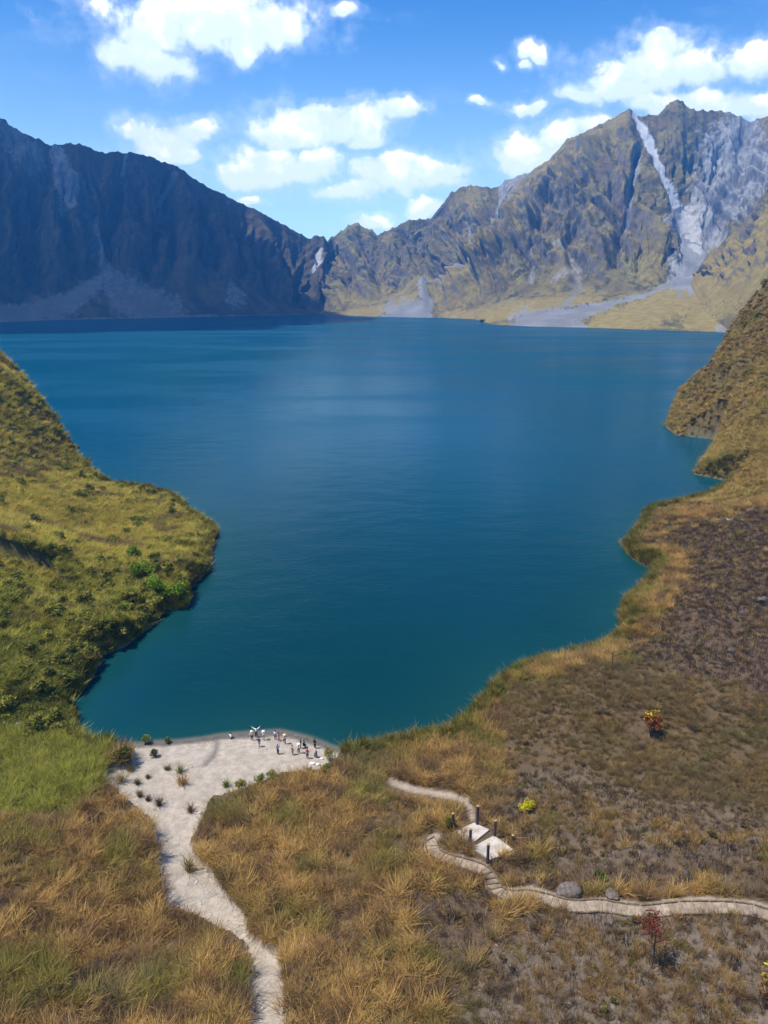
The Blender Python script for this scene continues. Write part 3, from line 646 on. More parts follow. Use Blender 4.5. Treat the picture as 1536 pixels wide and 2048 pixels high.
C_REED = proto_coll('reed_clump', [blades(60, 0.45, h, 0.35, le, dr, 0.06, rg) for h, le, dr in ((1.6, .35, .3), (1.35, .5, .35), (1.8, .3, .25))], M_BLADE)
C_STUB = proto_coll('stubble', [blades(16, 0.4, h, 0.5, le, dr, 0.035, rg) for h, le, dr in ((.6, .5, .1), (.45, .8, .2), (.8, .4, .15))], M_BLADE)
C_BUSH = proto_coll('bush', [leaves(260, rx, rz, sz, rg, lp) for rx, rz, sz, lp in ((1.0, .75, .16, 7), (1.2, .65, .15, 9), (.8, .9, .17, 6))], M_LEAF)
ST, OR, BR, OL, GN_, DK = [np.array(c) for c in ((0.49, 0.315, 0.105), (0.31, 0.165, 0.055), (0.118, 0.076, 0.048), (0.18, 0.15, 0.045), (0.165, 0.175, 0.028), (0.050, 0.040, 0.034))]

def sample(y0, y1, dens, seed):
    r = np.random.default_rng(seed); hw = lambda y: 0.60 * y + 22
    A = 0.60 * (y1 ** 2 - y0 ** 2) + 44 * (y1 - y0); n = int(A * dens)
    y = np.sqrt(r.uniform(y0 ** 2, y1 ** 2, n)); x = r.uniform(-1, 1, n) * hw(y)
    z, d, px, py, sand = relief(x, y); m = masks(x, y, z, px, py, d, sand)
    ok = (d > 0.15) & (sand < .5) & (px > -140) & (px < 1680) & (py < 2200)
    tr_ = np.minimum(seg_dist(px, py, TRAIL_A), seg_dist(px, py, TRAIL_B))
    tr2 = np.minimum(seg_dist(px, py - 13, TRAIL_A), seg_dist(px, py - 15, TRAIL_B))
    ok &= ~((y < 120) & ((tr_ < 11) | (tr2 < 12))) & ~in_poly(px, py, PAD_POLY) & ~in_poly(px, py - 14, PAD_POLY) & ~(in_poly(px, py - 13, SAND_POLY) & (y < 120))
    pack = [a[ok] for a in (x, y, z, d, px, py)]; return (*pack, {k: v[ok] for k, v in m.items()}, r)
def finish_sc(name, label, cat, coll, k, x, y, z, sc, tint, r, hs=None):
    n = len(x); wn_ = fbm(x / 6, y / 6, 3, 91); rot = np.c_[r.uniform(-.2, .2, n) + .35 * wn_, r.uniform(-.2, .2, n) + .35 * fbm(x / 6, y / 6, 3, 92), r.uniform(0, 6.283, n)]
    hs = np.ones(n) if hs is None else hs
    scatter(name, label, cat, coll, np.c_[x, y, z], rot, np.c_[sc, sc, sc * hs], r.integers(0, k, n), np.clip(tint, 0, 1))
def lerp(a, b, m): return a + (b - a) * np.clip(m, 0, 1)[:, None]

# dry grass of the near field
x, y, z, d, px, py, m, r = sample(36, 205, 6.2, 101)
_e = sample(205, 330, 2.6, 111); _k = _e[0] < 0
x, y, z, d, px, py = [np.r_[a, b[_k]] for a, b in zip((x, y, z, d, px, py), _e[:6])]; m = {q: np.r_[m[q], _e[6][q][_k]] for q in m}
pr = np.where(m['burnt'] > .5, .22, np.where(m['grey'] > .6, .50, np.where(m['grey'] > .3, .6, 1.0)))
pr = np.where(m['burnt'] > .9, .16 + .5 * (m['n2'] > .22), pr); pr *= np.clip(.95 + 1.7 * m['n1'] + 1.0 * m['n2'], .18, 1)
pr[m['righth'] > 0] = 0; pr[m['lefth'] > 0] *= 0.9
k = r.uniform(0, 1, len(x)) < pr
x, y, z, d, px, py = [a[k] for a in (x, y, z, d, px, py)]; m = {q: v[k] for q, v in m.items()}; n = len(x)
f = fbm(x / 7, y / 7, 3, 61); f2 = fbm(x / 2.2, y / 2.2, 3, 62); u = r.uniform(0, 1, n)
tint = lerp(np.tile(OR * .9 + ST * .1, (n, 1)), ST, f2 * 1.5 + .45 + (u - .5) * .6)
tint = lerp(tint, BR, sstep(-f2 - .6 * f, -.05, .4) * .9); tint = lerp(tint, OL, sstep(f, .08, .42) * .65)
tint = lerp(tint, GN_, sstep(fbm(x / 9, y / 9, 3, 63), .10, .40) * .62)
gp = sstep(fbm(x / 13, y / 13, 3, 68), .10, .40); tint = lerp(tint, np.array([.16, .118, .08]), gp * .45)
midright = in_poly(px + 30 * m['n1'], py + 30 * m['n2'], [(1000,1380),(1200,1340),(1600,1340),(1600,1700),(1250,1640),(1010,1560)])
tint = lerp(tint, OL * .36 + BR * .68, midright * .75)
tint = lerp(tint, BR * .8, m['grey'] * .45); tint = lerp(tint, DK * 1.3, m['burnt'] * .8 * (u < .7))
tint = lerp(tint, np.array([.25, .245, .038]) * (.8 + .4 * sstep(f2, -.3, .3))[:, None], m['green'] * .95)
lh = m['lefth']; yl = lerp(np.tile(np.array([.49, .36, .08]), (n, 1)), np.array([.35, .32, .052]), f2 * 1.3 + .5 + sstep(py, 1080, 1220) * .7)
yl = lerp(yl, BR * 1.1, sstep(fbm(x / 12, y / 12, 3, 64), .12, .4) * .7)
tint = lerp(tint, yl, lh * (1 - m['green']))
shore_g = (d < 4.5 + 2 * m['n2']) & (px > 680); tint = lerp(tint, np.array([.185, .165, .03]), shore_g * .7 * (u < .75))
sc = 0.76 * np.clip(r.lognormal(0, .36, n), .3, 1.8) * np.where(midright, .62, 1) * np.where(m['grey'] > .3, .62, 1) * np.where(m['burnt'] > .3, .6, 1) * np.where(y > 140, 1.15, 1)
tint *= (0.75 + 0.5 * r.uniform(0, 1, n))[:, None]
finish_sc('dry_grass', 'tall dry straw and olive grass covering the near shore and slopes', 'grass', C_DRY, 7, x, y, z, np.clip(sc, .3, 2), tint, r)
x, y, z, d, px, py, m, r = sample(36, 150, 1.1, 121)
k = (m['lefth'] < .5) & (m['burnt'] < .5) & (r.uniform(0, 1, len(x)) < np.clip(.18 + 1.6 * fbm(x / 8, y / 8, 3, 93), .03, .9) * np.where(m['grey'] > .3, .5, 1))
x, y, z = x[k], y[k], z[k]; n = len(x); u = r.uniform(0, 1, n)
tint = lerp(np.tile(np.array([.14, .12, .04]), (n, 1)), np.array([.22, .12, .06]), u); tint = lerp(tint, np.array([.16, .16, .045]), (u > .7) * .8)
finish_sc('field_weeds', 'low broad-leaved weeds mixed into the dry grass', 'weeds', C_BUSH, 3, x, y, z - .1, r.uniform(.22, .6, n), tint, r)
# burnt and grey stubble
x, y, z, d, px, py, m, r = sample(36, 190, 3.0, 102)
k = (m['burnt'] > .3) | ((m['grey'] > .2) & (r.uniform(0, 1, len(x)) < .8)) & (m['lefth'] < .5)
x, y, z, d, px, py = [a[k] for a in (x, y, z, d, px, py)]; m = {q: v[k] for q, v in m.items()}; n = len(x); u = r.uniform(0, 1, n)
tint = lerp(np.tile(DK, (n, 1)), BR * 1.3, (u > .55) * .9); tint = lerp(tint, ST * .8, (u > .86) * .9)
finish_sc('burnt_stubble', 'sparse charred grass stubble on the blackened ground', 'grass', C_STUB, 3, x, y, z, r.uniform(.6, 1.3, n), tint, r)
# reeds along the water
x, y, z, d, px, py, m, r = sample(80, 260, 3.2, 103)
wband = np.where(px > 600, 2.6, 1.8) + 1.4 * m['n2']
k = (d < wband) & (r.uniform(0, 1, len(x)) < .9)
x, y, z, d, px, py = [a[k] for a in (x, y, z, d, px, py)]; m = {q: v[k] for q, v in m.items()}; n = len(x); u = r.uniform(0, 1, n)
tint = lerp(np.tile(np.array([.115, .125, .018]), (n, 1)), np.array([.21, .165, .035]), u * .8 - .15 + m['n1']); tint = lerp(tint, OR, (u > .9) * .6)
finish_sc('shore_reeds', 'green and yellow reeds fringing the lake edge', 'reeds', C_REED, 3, x, y, z, r.uniform(.65, 1.15, n) * np.where(y > 150, 1.15, 1), tint * (.75 + .5 * r.uniform(0, 1, n))[:, None], r)
# bushes on the left hillside and the far right hillside
x, y, z, d, px, py, m, r = sample(90, 330, .85, 104)
lowl = sstep(py, 1050, 1230) * (1 - .7 * m['green'])
pr = np.where(m['lefth'] > 0, .12 + .88 * lowl + .5 * (d < 6), 0); pr = np.where((x > 0) & (y > 205), .75, pr)
k = r.uniform(0, 1, len(x)) < pr
xa, ya, za, pxa, pya = [a[k] for a in (x, y, z, px, py)]
x, y, z, d, px, py, m, r2 = sample(330, 620, .30, 105)
k = (x > 0)
x, y, z, px, py = [np.r_[a, b[k]] for a, b in ((xa, x), (ya, y), (za, z), (pxa, px), (pya, py))]; n = len(x); u = r.uniform(0, 1, n)
f = fbm(x / 15, y / 15, 3, 66)
tint = lerp(np.tile(np.array([.12, .14, .02]), (n, 1)), np.array([.23, .205, .036]), u * .9 + f)
rt = lerp(np.tile(np.array([.40, .27, .085]), (n, 1)), np.array([.21, .175, .05]), u * .6 + .15 + 1.2 * f); rt = lerp(rt, BR * 1.2, sstep(-f, .1, .4) * .7)
tint = np.where((x > 0)[:, None], rt, tint)
sc = np.where(x > 0, np.where(y > 330, 1.5, .9), 1.0) * r.uniform(.5, 1.3, n) * np.where((x < 0) & (r.uniform(0, 1, n) > .86), 1.9, 1)
finish_sc('hillside_scrub', 'low leafy scrub clothing the steep hillsides beside the lake', 'scrub', C_BUSH, 3, x, y, z - .2, sc, tint * (.7 + .6 * r.uniform(0, 1, n))[:, None], r, hs=np.full(n, .85))
# golden grass on the right hillside
x, y, z, d, px, py, m, r = sample(200, 420, .8, 106)
k = (x > 0) & (m['righth'] > 0); x, y, z = x[k], y[k], z[k]; n = len(x); u = r.uniform(0, 1, n); f = fbm(x / 15, y / 15, 3, 66)
tint = lerp(np.tile(np.array([.46, .31, .095]), (n, 1)), np.array([.25, .21, .05]), u * .7 + f)
finish_sc('hillside_grass', 'golden grass on the hillside right of the lake', 'grass', C_DRY, 7, x, y, z, r.uniform(.9, 1.7, n), tint, r)

# ------------------------------------------------------------------ single shrubs and grass clumps
def clump(name, label, cat, px, py, wpx, hpx, col, kind='blade', group=None, seed=0, col2=None):
    g = ground_px(px, py); dep = g[1] * CP + (CAM_H - g[2]) * SP; k = dep / F_PX
    wd, ht = wpx * k, hpx * k / 0.80
    r = np.random.default_rng(seed + int(px * 7 + py)); root = empty(name, g, r.uniform(0, 6.28))
    tag(root, label, cat, group)
    if kind == 'blade':
        V, F, q = blades(130, wd * .26, ht * .80, .45, .62, .35, .04, r)
    else:
        V, F, q = leaves(700, wd * .62, ht * .58, max(.11, wd * .06), r, 9, ht * .50)
    o = mesh_obj('foliage', V, F, M_BLADE1 if kind == 'blade' else M_LEAF1, root); set_f(o.data, 'rnd', q)
    c = np.tile(np.array(col, float), (len(V), 1))
    if col2 is not None: c = lerp(c, np.array(col2, float), sstep(V[:, 2] / ht + .06 * r.normal(0, 1, len(V)), .72, .86))
    c = lerp(c, c[0] * .5 + BR * .5, (r.uniform(0, 1, len(V) // (8 if kind == 'blade' else 4)) > .7).repeat(8 if kind == 'blade' else 4) * .8)
    set_col(o.data, 'tint', c)
    bm = bmesh.new()
    for i in range(5):
        a = i * 1.257 + r.uniform(0, .8); tip = Vector((math.cos(a) * wd * .25, math.sin(a) * wd * .25, ht * .6)); tube(bm, [Vector((0, 0, -.1)), tip * .5 + Vector((0, 0, .08 * ht)), tip], [.035, .025, .012], 5)
    bm_obj('stem', bm, M_STEM, root)
    return root
def tube(bm, pts, radii, n=6):
    rings = []
    for i, p in enumerate(pts):
        dvec = (pts[min(i + 1, len(pts) - 1)] - pts[max(i - 1, 0)]).normalized()
        a = dvec.orthogonal().normalized(); b = dvec.cross(a)
        rings.append([bm.verts.new(p + (a * math.cos(6.28318 * k / n) + b * math.sin(6.28318 * k / n)) * radii[i]) for k in range(n)])
    for r0, r1 in zip(rings, rings[1:]):
        for k in range(n): bm.faces.new((r0[k], r0[(k + 1) % n], r1[(k + 1) % n], r1[k]))
    bm.faces.new(list(reversed(rings[0]))); bm.faces.new(rings[-1])
YG, GR, DRY = (.30, .28, .06), (.19, .24, .045), (.46, .27, .085)
G1 = 'low green clumps dotted over the pale sand'
for a in [
 ('grass_clump','small green tuft on the sand, leftmost of the row before the brown grass','grass',452,1573,14,16,GR,'blade'),
 ('shrub','round green shrub on the sand, second in the row left of the brown grass','shrub',483.6,1576,25,20,YG,'leaf'),
 ('shrub','green shrub touching the brown grass edge, third in the row on the sand','shrub',519,1568,20,23,GR,'leaf'),
 ('shrub','round olive shrub on open sand, nearest of the row to the people','shrub',546.5,1556,24,17,YG,'leaf'),
 ('grass_clump','small brown tuft on the sand beside the white bags','grass',619,1543,12,12,(.12,.09,.04),'blade'),
 ('shrub','upright green shrub at the waterline on the right end of the beach','shrub',660,1521,20,30,YG,'leaf'),
 ('shrub','low green shrub behind the white bags at the beach edge','shrub',652,1544,26,16,GR,'leaf'),
 ('shrub','dark olive shrub alone on the pale sand near the left shore','shrub',309,1514,17,15,(.12,.10,.03),'leaf'),
 ('grass_clump','large orange dried grass clump in the middle of the sand','grass',366,1568,38,26,DRY,'blade'),
 ('grass_clump','green reed tuft standing just behind the orange dried clump','grass',360,1545,14,18,GR,'blade'),
 ('grass_clump','brown upright tuft alone on the sandy track','grass',381,1623,11,17,(.2,.12,.05),'blade'),
 ('grass_clump','yellow green grass clump at the narrow waist of the sandy track','grass',379,1741,34,34,(.26,.20,.06),'blade'),
 ('grass_clump','brown tuft on the sand below the left green bank','grass',280,1593,16,14,(.2,.14,.05),'blade'),
 ('grass_clump','low dark brown tuft right of the brown one below the left bank','grass',296,1601,15,11,(.15,.1,.05),'blade'),
 ('grass_clump','thin dark tuft on sand beside the left field corner','grass',318,1611,11,22,(.14,.1,.05),'blade'),
 ('grass_clump','flat olive tuft on the sand above the orange clump','grass',335,1539,18,10,(.17,.14,.05),'blade'),
 ('grass_clump','small olive sprig on sand nearest the left bank','grass',275,1568,10,12,(.17,.14,.05),'blade'),
 ('grass_clump','tiny olive sprig between the dark shrub and the orange clump','grass',296,1556,9,9,(.17,.14,.05),'blade'),
 ('grass_clump','broad yellow grass clump at the left edge of the beach','grass',242,1563,36,20,(.25,.2,.06),'blade'),
 ('grass_clump','olive clump at the upper left corner of the sand','grass',262,1541,26,15,(.2,.17,.05),'blade'),
 ('shrub','dark green shrub overhanging the left end of the beach','shrub',250,1518,40,28,(.11,.11,.02),'leaf'),
 ('shrub','green reed shrub in the shallows at the left of the beach','shrub',293,1487,22,18,GR,'leaf'),
 ('shrub','small green sprig in the shallows nearest the beach middle','shrub',336,1486,12,11,GR,'leaf'),
 ('shrub','bright yellow flowering shrub right of the dark posts','shrub',1053,1624,30,30,(.60,.52,.02),'leaf'),
 ('shrub','low yellow green shrub left of the trail bend','shrub',871,1766,34,17,(.21,.21,.02),'leaf'),
 ('shrub','small green plant on the bare slope above the boulder','shrub',1200,1758,22,14,(.08,.13,.03),'leaf'),
 ('shrub','green shrub at the foot of the leftmost dark post','shrub',899,1662,24,30,(.16,.16,.025),'leaf'),
]:
    clump(a[0], a[1], a[2], *a[3:8], a[8], G1 if a[4] < 1610 and a[3] < 680 else None)
clump('shrub', 'small red shrub with a bright yellow crown standing on the brown slope', 'shrub', 1301, 1474, 46, 56, (.24, .065, .024), 'leaf', None, 5, (.75, .62, .015))
clump('shrub', 'big orange and yellow shrub cut off by the right frame edge', 'shrub', 1532, 2018, 70, 88, (.26, .12, .03), 'leaf', None, 6, (.42, .36, .03))
# bright broad-leaved plants on the left shore
for i, (px, py, wp, hp, lb) in enumerate([(268,1120,34,26,'bright lime green plant highest on the left headland slope'),(286,1160,46,44,'largest bright lime green leafy plant on the left headland'),
   (312,1186,40,34,'bright green leafy plant just above the dark hollow by the water'),(345,1196,44,34,'bright green shrub leaning over the water on the left headland'),(246,1226,28,24,'small lime green shrub left of the dark hollow')]):
    clump('shrub', lb, 'shrub', px, py, wp, hp, (.17, .27, .012), 'leaf', 'bright green shrubs on the left headland', i)
def dead_tree(px, py, hpx, label, red, seed):
    g = ground_px(px, py); dep = g[1] * CP + (CAM_H - g[2]) * SP; ht = hpx * dep / F_PX / .75
    root = empty('dead_tree', g); tag(root, label, 'tree'); r = np.random.default_rng(seed); bm = bmesh.new()
    tube(bm, [Vector((0, 0, -.2)), Vector((.05, .02, ht * .3)), Vector((-.06, .05, ht * .6)), Vector((.02, 0, ht * .85))], [.09, .07, .05, .02])
    for i in range(9):
        a = r.uniform(0, 6.28); h0 = ht * r.uniform(.4, .75); L = ht * r.uniform(.2, .38)
        p0 = Vector((0, 0, h0)); p2 = p0 + Vector((math.cos(a) * L, math.sin(a) * L, L * .8)); tube(bm, [p0, (p0 + p2) / 2 + Vector((0, 0, -.05)), p2], [.035, .025, .01], 5)
    bm_obj('trunk', bm, M_STEM, root)
    if red is not None:
        V, F, q = leaves(700, ht * .34, ht * .24, .13, r, 9, ht * .8); o = mesh_obj('crown', V, F, M_LEAF1, root); set_f(o.data, 'rnd', q); set_col(o.data, 'tint', np.tile(np.array(red), (len(V), 1)))
    return root
def far_tree(px, py, rad, label):
    g = at_z(px, py, .3); root = empty('tree', g); tag(root, label, 'tree'); r = np.random.default_rng(5); bm = bmesh.new()
    tube(bm, [Vector((0, 0, -1)), Vector((0, 0, rad * .5)), Vector((.3, 0, rad))], [.9, .7, .3]); bm_obj('trunk', bm, M_STEM, root)
    V, F, q = leaves(900, rad, rad * .75, rad * .11, r, 9, rad * .85); o = mesh_obj('crown', V, F, M_LEAF1, root); set_f(o.data, 'rnd', q); set_col(o.data, 'tint', np.tile(np.array((.10, .09, .03)), (len(V), 1)))
far_tree(964, 648, 8.5, 'lone round dark tree on the far golden spit by the grey fan')
dead_tree(1303, 1938, 100, 'thin tree with rust red withered crown below the stone trail', (.16, .045, .028), 3)
dead_tree(1223, 1338, 34, 'charred bare sapling at the edge of the burnt shore', None, 4)

# ------------------------------------------------------------------ boulders and pebbles
M_ROCK = plain_mat('boulder_rock', (0.135, 0.108, 0.088), 0.95, 0.4, 2.5, 0.12); M_ROCKD = plain_mat('dark_rock', (0.085, 0.072, 0.066), 0.95, 0.4, 2.5, 0.1)
M_ROCKL = plain_mat('pale_rock', (0.42, 0.39, 0.36), 0.95, 0.3, 3.0, 0.08)
def boulder(px, py, wpx, flat, label, mat, seed, group=None):
    g = ground_px(px, py); dep = g[1] * CP + (CAM_H - g[2]) * SP; rad = wpx * dep / F_PX / 2
    bm = bmesh.new(); bmesh.ops.create_icosphere(bm, subdivisions=4, radius=1.0); r = random.Random(seed)
    planes = [(Vector((r.gauss(0, 1), r.gauss(0, 1), r.gauss(0, .7))).normalized(), r.uniform(.62, .9)) for _ in range(9)]
    for v in bm.verts:
        c = v.co.copy()
        for nn, h in planes:
            q = c.dot(nn)
            if q > h: c -= nn * (q - h) * .85
        f = 1 + .10 * float(perlin(c.x * 2.1 + seed, c.y * 2.1 + c.z * 1.7)) + .045 * float(perlin(c.x * 6 + seed, c.y * 6 - c.z * 5))
        v.co = Vector((c.x * rad * f, c.y * rad * .85 * f, c.z * rad * flat * f))
    o = bm_obj('boulder', bm, mat, smooth=True); o.location = (g[0], g[1], g[2] + rad * flat * .45); o.rotation_euler = (0, 0, r.uniform(0, 6))
    tag(o, label, 'boulder', group)
boulder(1138, 1790, 54, .58, 'largest grey boulder above the stone trail', M_ROCK, 1)
boulder(1225, 1794, 34, .6, 'smaller brown boulder right of the largest grey one', M_ROCK, 2)
boulder(1036, 1716, 15, .7, 'small dark stone right of the concrete slabs', M_ROCKD, 3)
boulder(38, 1453, 20, .6, 'larger pale grey boulder in the green grass at left edge', M_ROCKL, 4)
boulder(10, 1446, 14, .5, 'small whitish stone at the extreme left edge in the grass', M_ROCKL, 5)
boulder(1526, 1205, 26, .7, 'grey boulder at the right frame edge on burnt ground', M_ROCKD, 6)
boulder(1486, 1229, 16, .7, 'dark stone left of the grey boulder on burnt ground', M_ROCKD, 7)
boulder(1462, 1304, 16, .7, 'dark stone low on the burnt slope near its lower edge', M_ROCKD, 8)
boulder(1425, 1196, 12, .7, 'small stone highest on the burnt slope', M_ROCKD, 9)
boulder(922, 1756, 10, .6, 'tiny white stone just left of the trail steps', M_ROCKL, 10)
boulder(965, 648, 13, .8, 'lone dark rock on the far golden shore spit', M_ROCKD, 11) if False else None
boulder(1404, 1735, 14, .6, 'dark stone among dry grass above the trail', M_ROCKD, 12)
boulder(116, 1168, 13, .8, 'pale stone beside the dark scarp on the left hillside', M_ROCKL, 13)
# rubble of the washed track and the bare slopes: too many to count
rp = []
rr = np.random.default_rng(21)
yy_ = np.sqrt(rr.uniform(38 ** 2, 185 ** 2, 60000)); xx_ = rr.uniform(-1, 1, 60000) * (.6 * yy_ + 20)
zz_, dd_, px_, py_, sa_ = relief(xx_, yy_); mm_ = masks(xx_, yy_, zz_, px_, py_, dd_, sa_)
clu = fbm(xx_ / 3, yy_ / 3, 3, 71)
keep = (dd_ > .5) & (((sa_ > 0) & (py_ > 1590) & (clu > -.05)) | ((sa_ > 0) & (clu > .35)) | (mm_['burnt'] > .5) & (clu > 0.05) | (mm_['grey'] > .5) & (clu > -.1)) & (mm_['lefth'] < .5)
kx, ky, kz, ks, kb = xx_[keep], yy_[keep], zz_[keep], sa_[keep], mm_['burnt'][keep]
ico = bmesh.new(); bmesh.ops.create_icosphere(ico, subdivisions=1, radius=1.0)
iv = np.array([v.co[:] for v in ico.verts]); ifc = np.array([[v.index for v in f.verts] for f in ico.faces]); ico.free()
C_PEB = bpy.data.collections.new('pebble_shapes')
mpb, t = new_mat('pebble_mat'); finish(t, t.attr('tint', 'Color', 'INSTANCER'), .95, spec=.1)
for i in range(3):
    C_PEB.objects.link(mesh_obj(f'pebble_{i}', iv * (1 + .22 * rr.normal(0, 1, (len(iv), 1))) * np.array([1, .8, .6]), ifc, mpb, do_link=False))
n = len(kx); sz = np.where(ks > 0, .09, .16) * rr.lognormal(0, .45, n)
tn = np.where(ks[:, None] > 0, np.array([.36, .325, .28]), np.array([.145, .110, .082])) * (.6 + .8 * rr.uniform(0, 1, (n, 1))); tn = np.where((kb > .5)[:, None], tn * .62, tn)
scatter('rubble', 'loose stones strewn over the sandy track and bare slopes', 'stones', C_PEB, np.c_[kx, ky, kz], np.c_[np.zeros(n), np.zeros(n), rr.uniform(0, 6, n)], np.c_[sz, sz, sz], rr.integers(0, 3, n), tn)

# ------------------------------------------------------------------ stone trail with log edging
M_SLAB, t = new_mat('trail_slab'); _n = t.noise(t.add('ShaderNodeNewGeometry').outputs['Position'], 1.8, 6, 0.65)
_c1 = t.mix(t.ramp(_n, 0.3, 0.7), (0.215, 0.160, 0.112), (0.365, 0.285, 0.205)); _c1 = t.mix(1.0, _c1, t.mix(t.add('ShaderNodeObjectInfo').outputs['Random'], (0.72, 0.72, 0.72), (1.12, 1.1, 1.06)), 'MULTIPLY'); finish(t, _c1, 0.9, _n, 0.06, 0.8)
M_LOG = plain_mat('edge_log', (0.15, 0.105, 0.065), 0.9, 0.35, 4); M_DIRT = plain_mat('trail_dirt', (0.27, 0.215, 0.16), 0.95, 0.3, 2)
tp = np.array([ground_px(*q) for q in TRAIL_B]); seg = np.r_[0, np.cumsum(np.hypot(*np.diff(tp[:, :2], axis=0).T))]
sL = np.arange(0, seg[-1], 0.12); cx_ = np.interp(sL, seg, tp[:, 0]); cy_ = np.interp(sL, seg, tp[:, 1])
ker = np.ones(13) / 13; cx_ = np.convolve(np.pad(cx_, 6, 'edge'), ker, 'valid'); cy_ = np.convolve(np.pad(cy_, 6, 'edge'), ker, 'valid')
cz_ = relief(cx_, cy_)[0]; cz_ = np.convolve(np.pad(cz_, 12, 'edge'), np.ones(25) / 25, 'valid') + .10
tx, ty = np.gradient(cx_), np.gradient(cy_); tl = np.hypot(tx, ty) + 1e-9; nx_, ny_ = -ty / tl, tx / tl
HW = 0.68
bv, bf = [], []
for i in range(0, len(cx_), 5):
    for s_ in (-1, 1): bv.append((cx_[i] + nx_[i] * s_ * (HW + .12), cy_[i] + ny_[i] * s_ * (HW + .12), cz_[i] + .05))
    for s_ in (-1, 1): bv.append((cx_[i] + nx_[i] * s_ * (HW + .5), cy_[i] + ny_[i] * s_ * (HW + .5), cz_[i] - .7))
for i in range(len(bv) // 4 - 1):
    a, b_ = i * 4, i * 4 + 4
    bf += [(a, b_, b_ + 1, a + 1), (a + 2, b_ + 2, b_, a), (a + 1, b_ + 1, b_ + 3, a + 3)]
trail = mesh_obj('path', bv, bf, M_DIRT); tag(trail, kind='structure')
def slab_mesh(name, corners, top, th, bev=.02):
    bm = bmesh.new(); vs = [bm.verts.new((c[0], c[1], top[i] if hasattr(top, '__len__') else top)) for i, c in enumerate(corners)]
    f = bm.faces.new(vs); f.normal_update()
    if f.normal.z < 0: f.normal_flip()
    e = bmesh.ops.extrude_face_region(bm, geom=[f]); 
    for v in [q for q in e['geom'] if isinstance(q, bmesh.types.BMVert)]: v.co.z -= th
    bmesh.ops.recalc_face_normals(bm, faces=bm.faces)
    bmesh.ops.bevel(bm, geom=[q for q in bm.edges if q.calc_length() > .05], offset=bev, segments=1, affect='EDGES')
    return bm
i = 0; rs = random.Random(4)
while i < len(cx_) - 10:
    L = rs.randint(4, 6); j = min(i + L, len(cx_) - 1); sk = rs.uniform(-.03, .03); dzs = rs.uniform(-.03, .05)
    cs = []; tops = []
    for q, s_ in ((i, -1), (j, -1), (j, 1), (i, 1)):
        inset = .03 if q == i else -.03; hw = HW * rs.uniform(.93, 1.03)
        cs.append((cx_[q] + nx_[q] * s_ * hw + tx[q] / tl[q] * inset, cy_[q] + ny_[q] * s_ * hw + ty[q] / tl[q] * inset)); tops.append(cz_[(i + j) // 2] + .11 + dzs + (cz_[q] - cz_[(i + j) // 2]) * .45)
    bm_obj('paving_slab', slab_mesh('s', cs, tops, .14), M_SLAB, trail); i = j
for s_ in (-1, 1):
    i = 0
    while i < len(cx_) - 14:
        j = min(i + rs.randint(8, 13), len(cx_) - 1); off = HW + .1
        A = Vector((cx_[i] + nx_[i] * s_ * off, cy_[i] + ny_[i] * s_ * off, cz_[i] + .18)); B = Vector((cx_[j] + nx_[j] * s_ * off, cy_[j] + ny_[j] * s_ * off, cz_[j] + .18))
        bm = bmesh.new(); e = (B - A) * .03; tube(bm, [A + e, (A + B) / 2 + Vector((0, 0, .02)), B - e], [.085, .095, .08], 7); bm_obj('edge_log', bm, M_LOG, trail); i = j
for q in (np.argmin(np.hypot(*(np.c_[cx_, cy_] - np.array(ground_px(*pp)[:2])).T)) for pp in ((974,1751),(981,1761),(986,1771),(990,1780))):
    A = Vector((cx_[q] - nx_[q] * HW, cy_[q] - ny_[q] * HW, cz_[q] + .19)); B = Vector((cx_[q] + nx_[q] * HW, cy_[q] + ny_[q] * HW, cz_[q] + .19))
    bm = bmesh.new(); tube(bm, [A, (A + B) / 2, B], [.1, .11, .1], 7); bm_obj('step_log', bm, M_LOG, trail)

# ------------------------------------------------------------------ concrete pads and posts
M_PAD = plain_mat('pale_concrete', (0.40, 0.345, 0.285), 0.95, 0.30, 0.9, 0.05); M_POST = plain_mat('weathered_post', (0.060, 0.046, 0.042), 0.9, 0.35, 5, .02); M_LIT_TOP = plain_mat('post_cap', (0.30, 0.22, 0.09), 0.9, 0.25, 6)
for pts, lb in (([(908,1667),(948,1649),(979,1663),(942,1692)], 'rough pale concrete slab at the back, where the footpath arrives'),
                ([(942,1699),(988,1675),(1027,1703),(981,1723)], 'brighter white concrete slab in front, nearest the trail')):
    P3 = [ground_px(*q) for q in pts]; zt = float(np.mean([q[2] for q in P3])); P3 = [(q[0], q[1], q[2]) for q in P3]
    pl_ = np.linalg.lstsq(np.c_[np.array(P3)[:, :2], np.ones(len(P3))], np.array(P3)[:, 2], rcond=None)[0]
    tops = [.6 * float(np.dot(pl_, (q[0], q[1], 1))) + .4 * zt + .30 for q in P3]
    bm = slab_mesh('pad', P3, tops, .8, .03); c = np.mean(np.array(P3), 0)
    for v in bm.verts: v.co.x -= c[0]; v.co.y -= c[1]; v.co.z -= c[2]
    o = bm_obj('concrete_slab', bm, M_PAD); o.location = c; tag(o, lb, 'slab', 'pale concrete slabs between the posts')
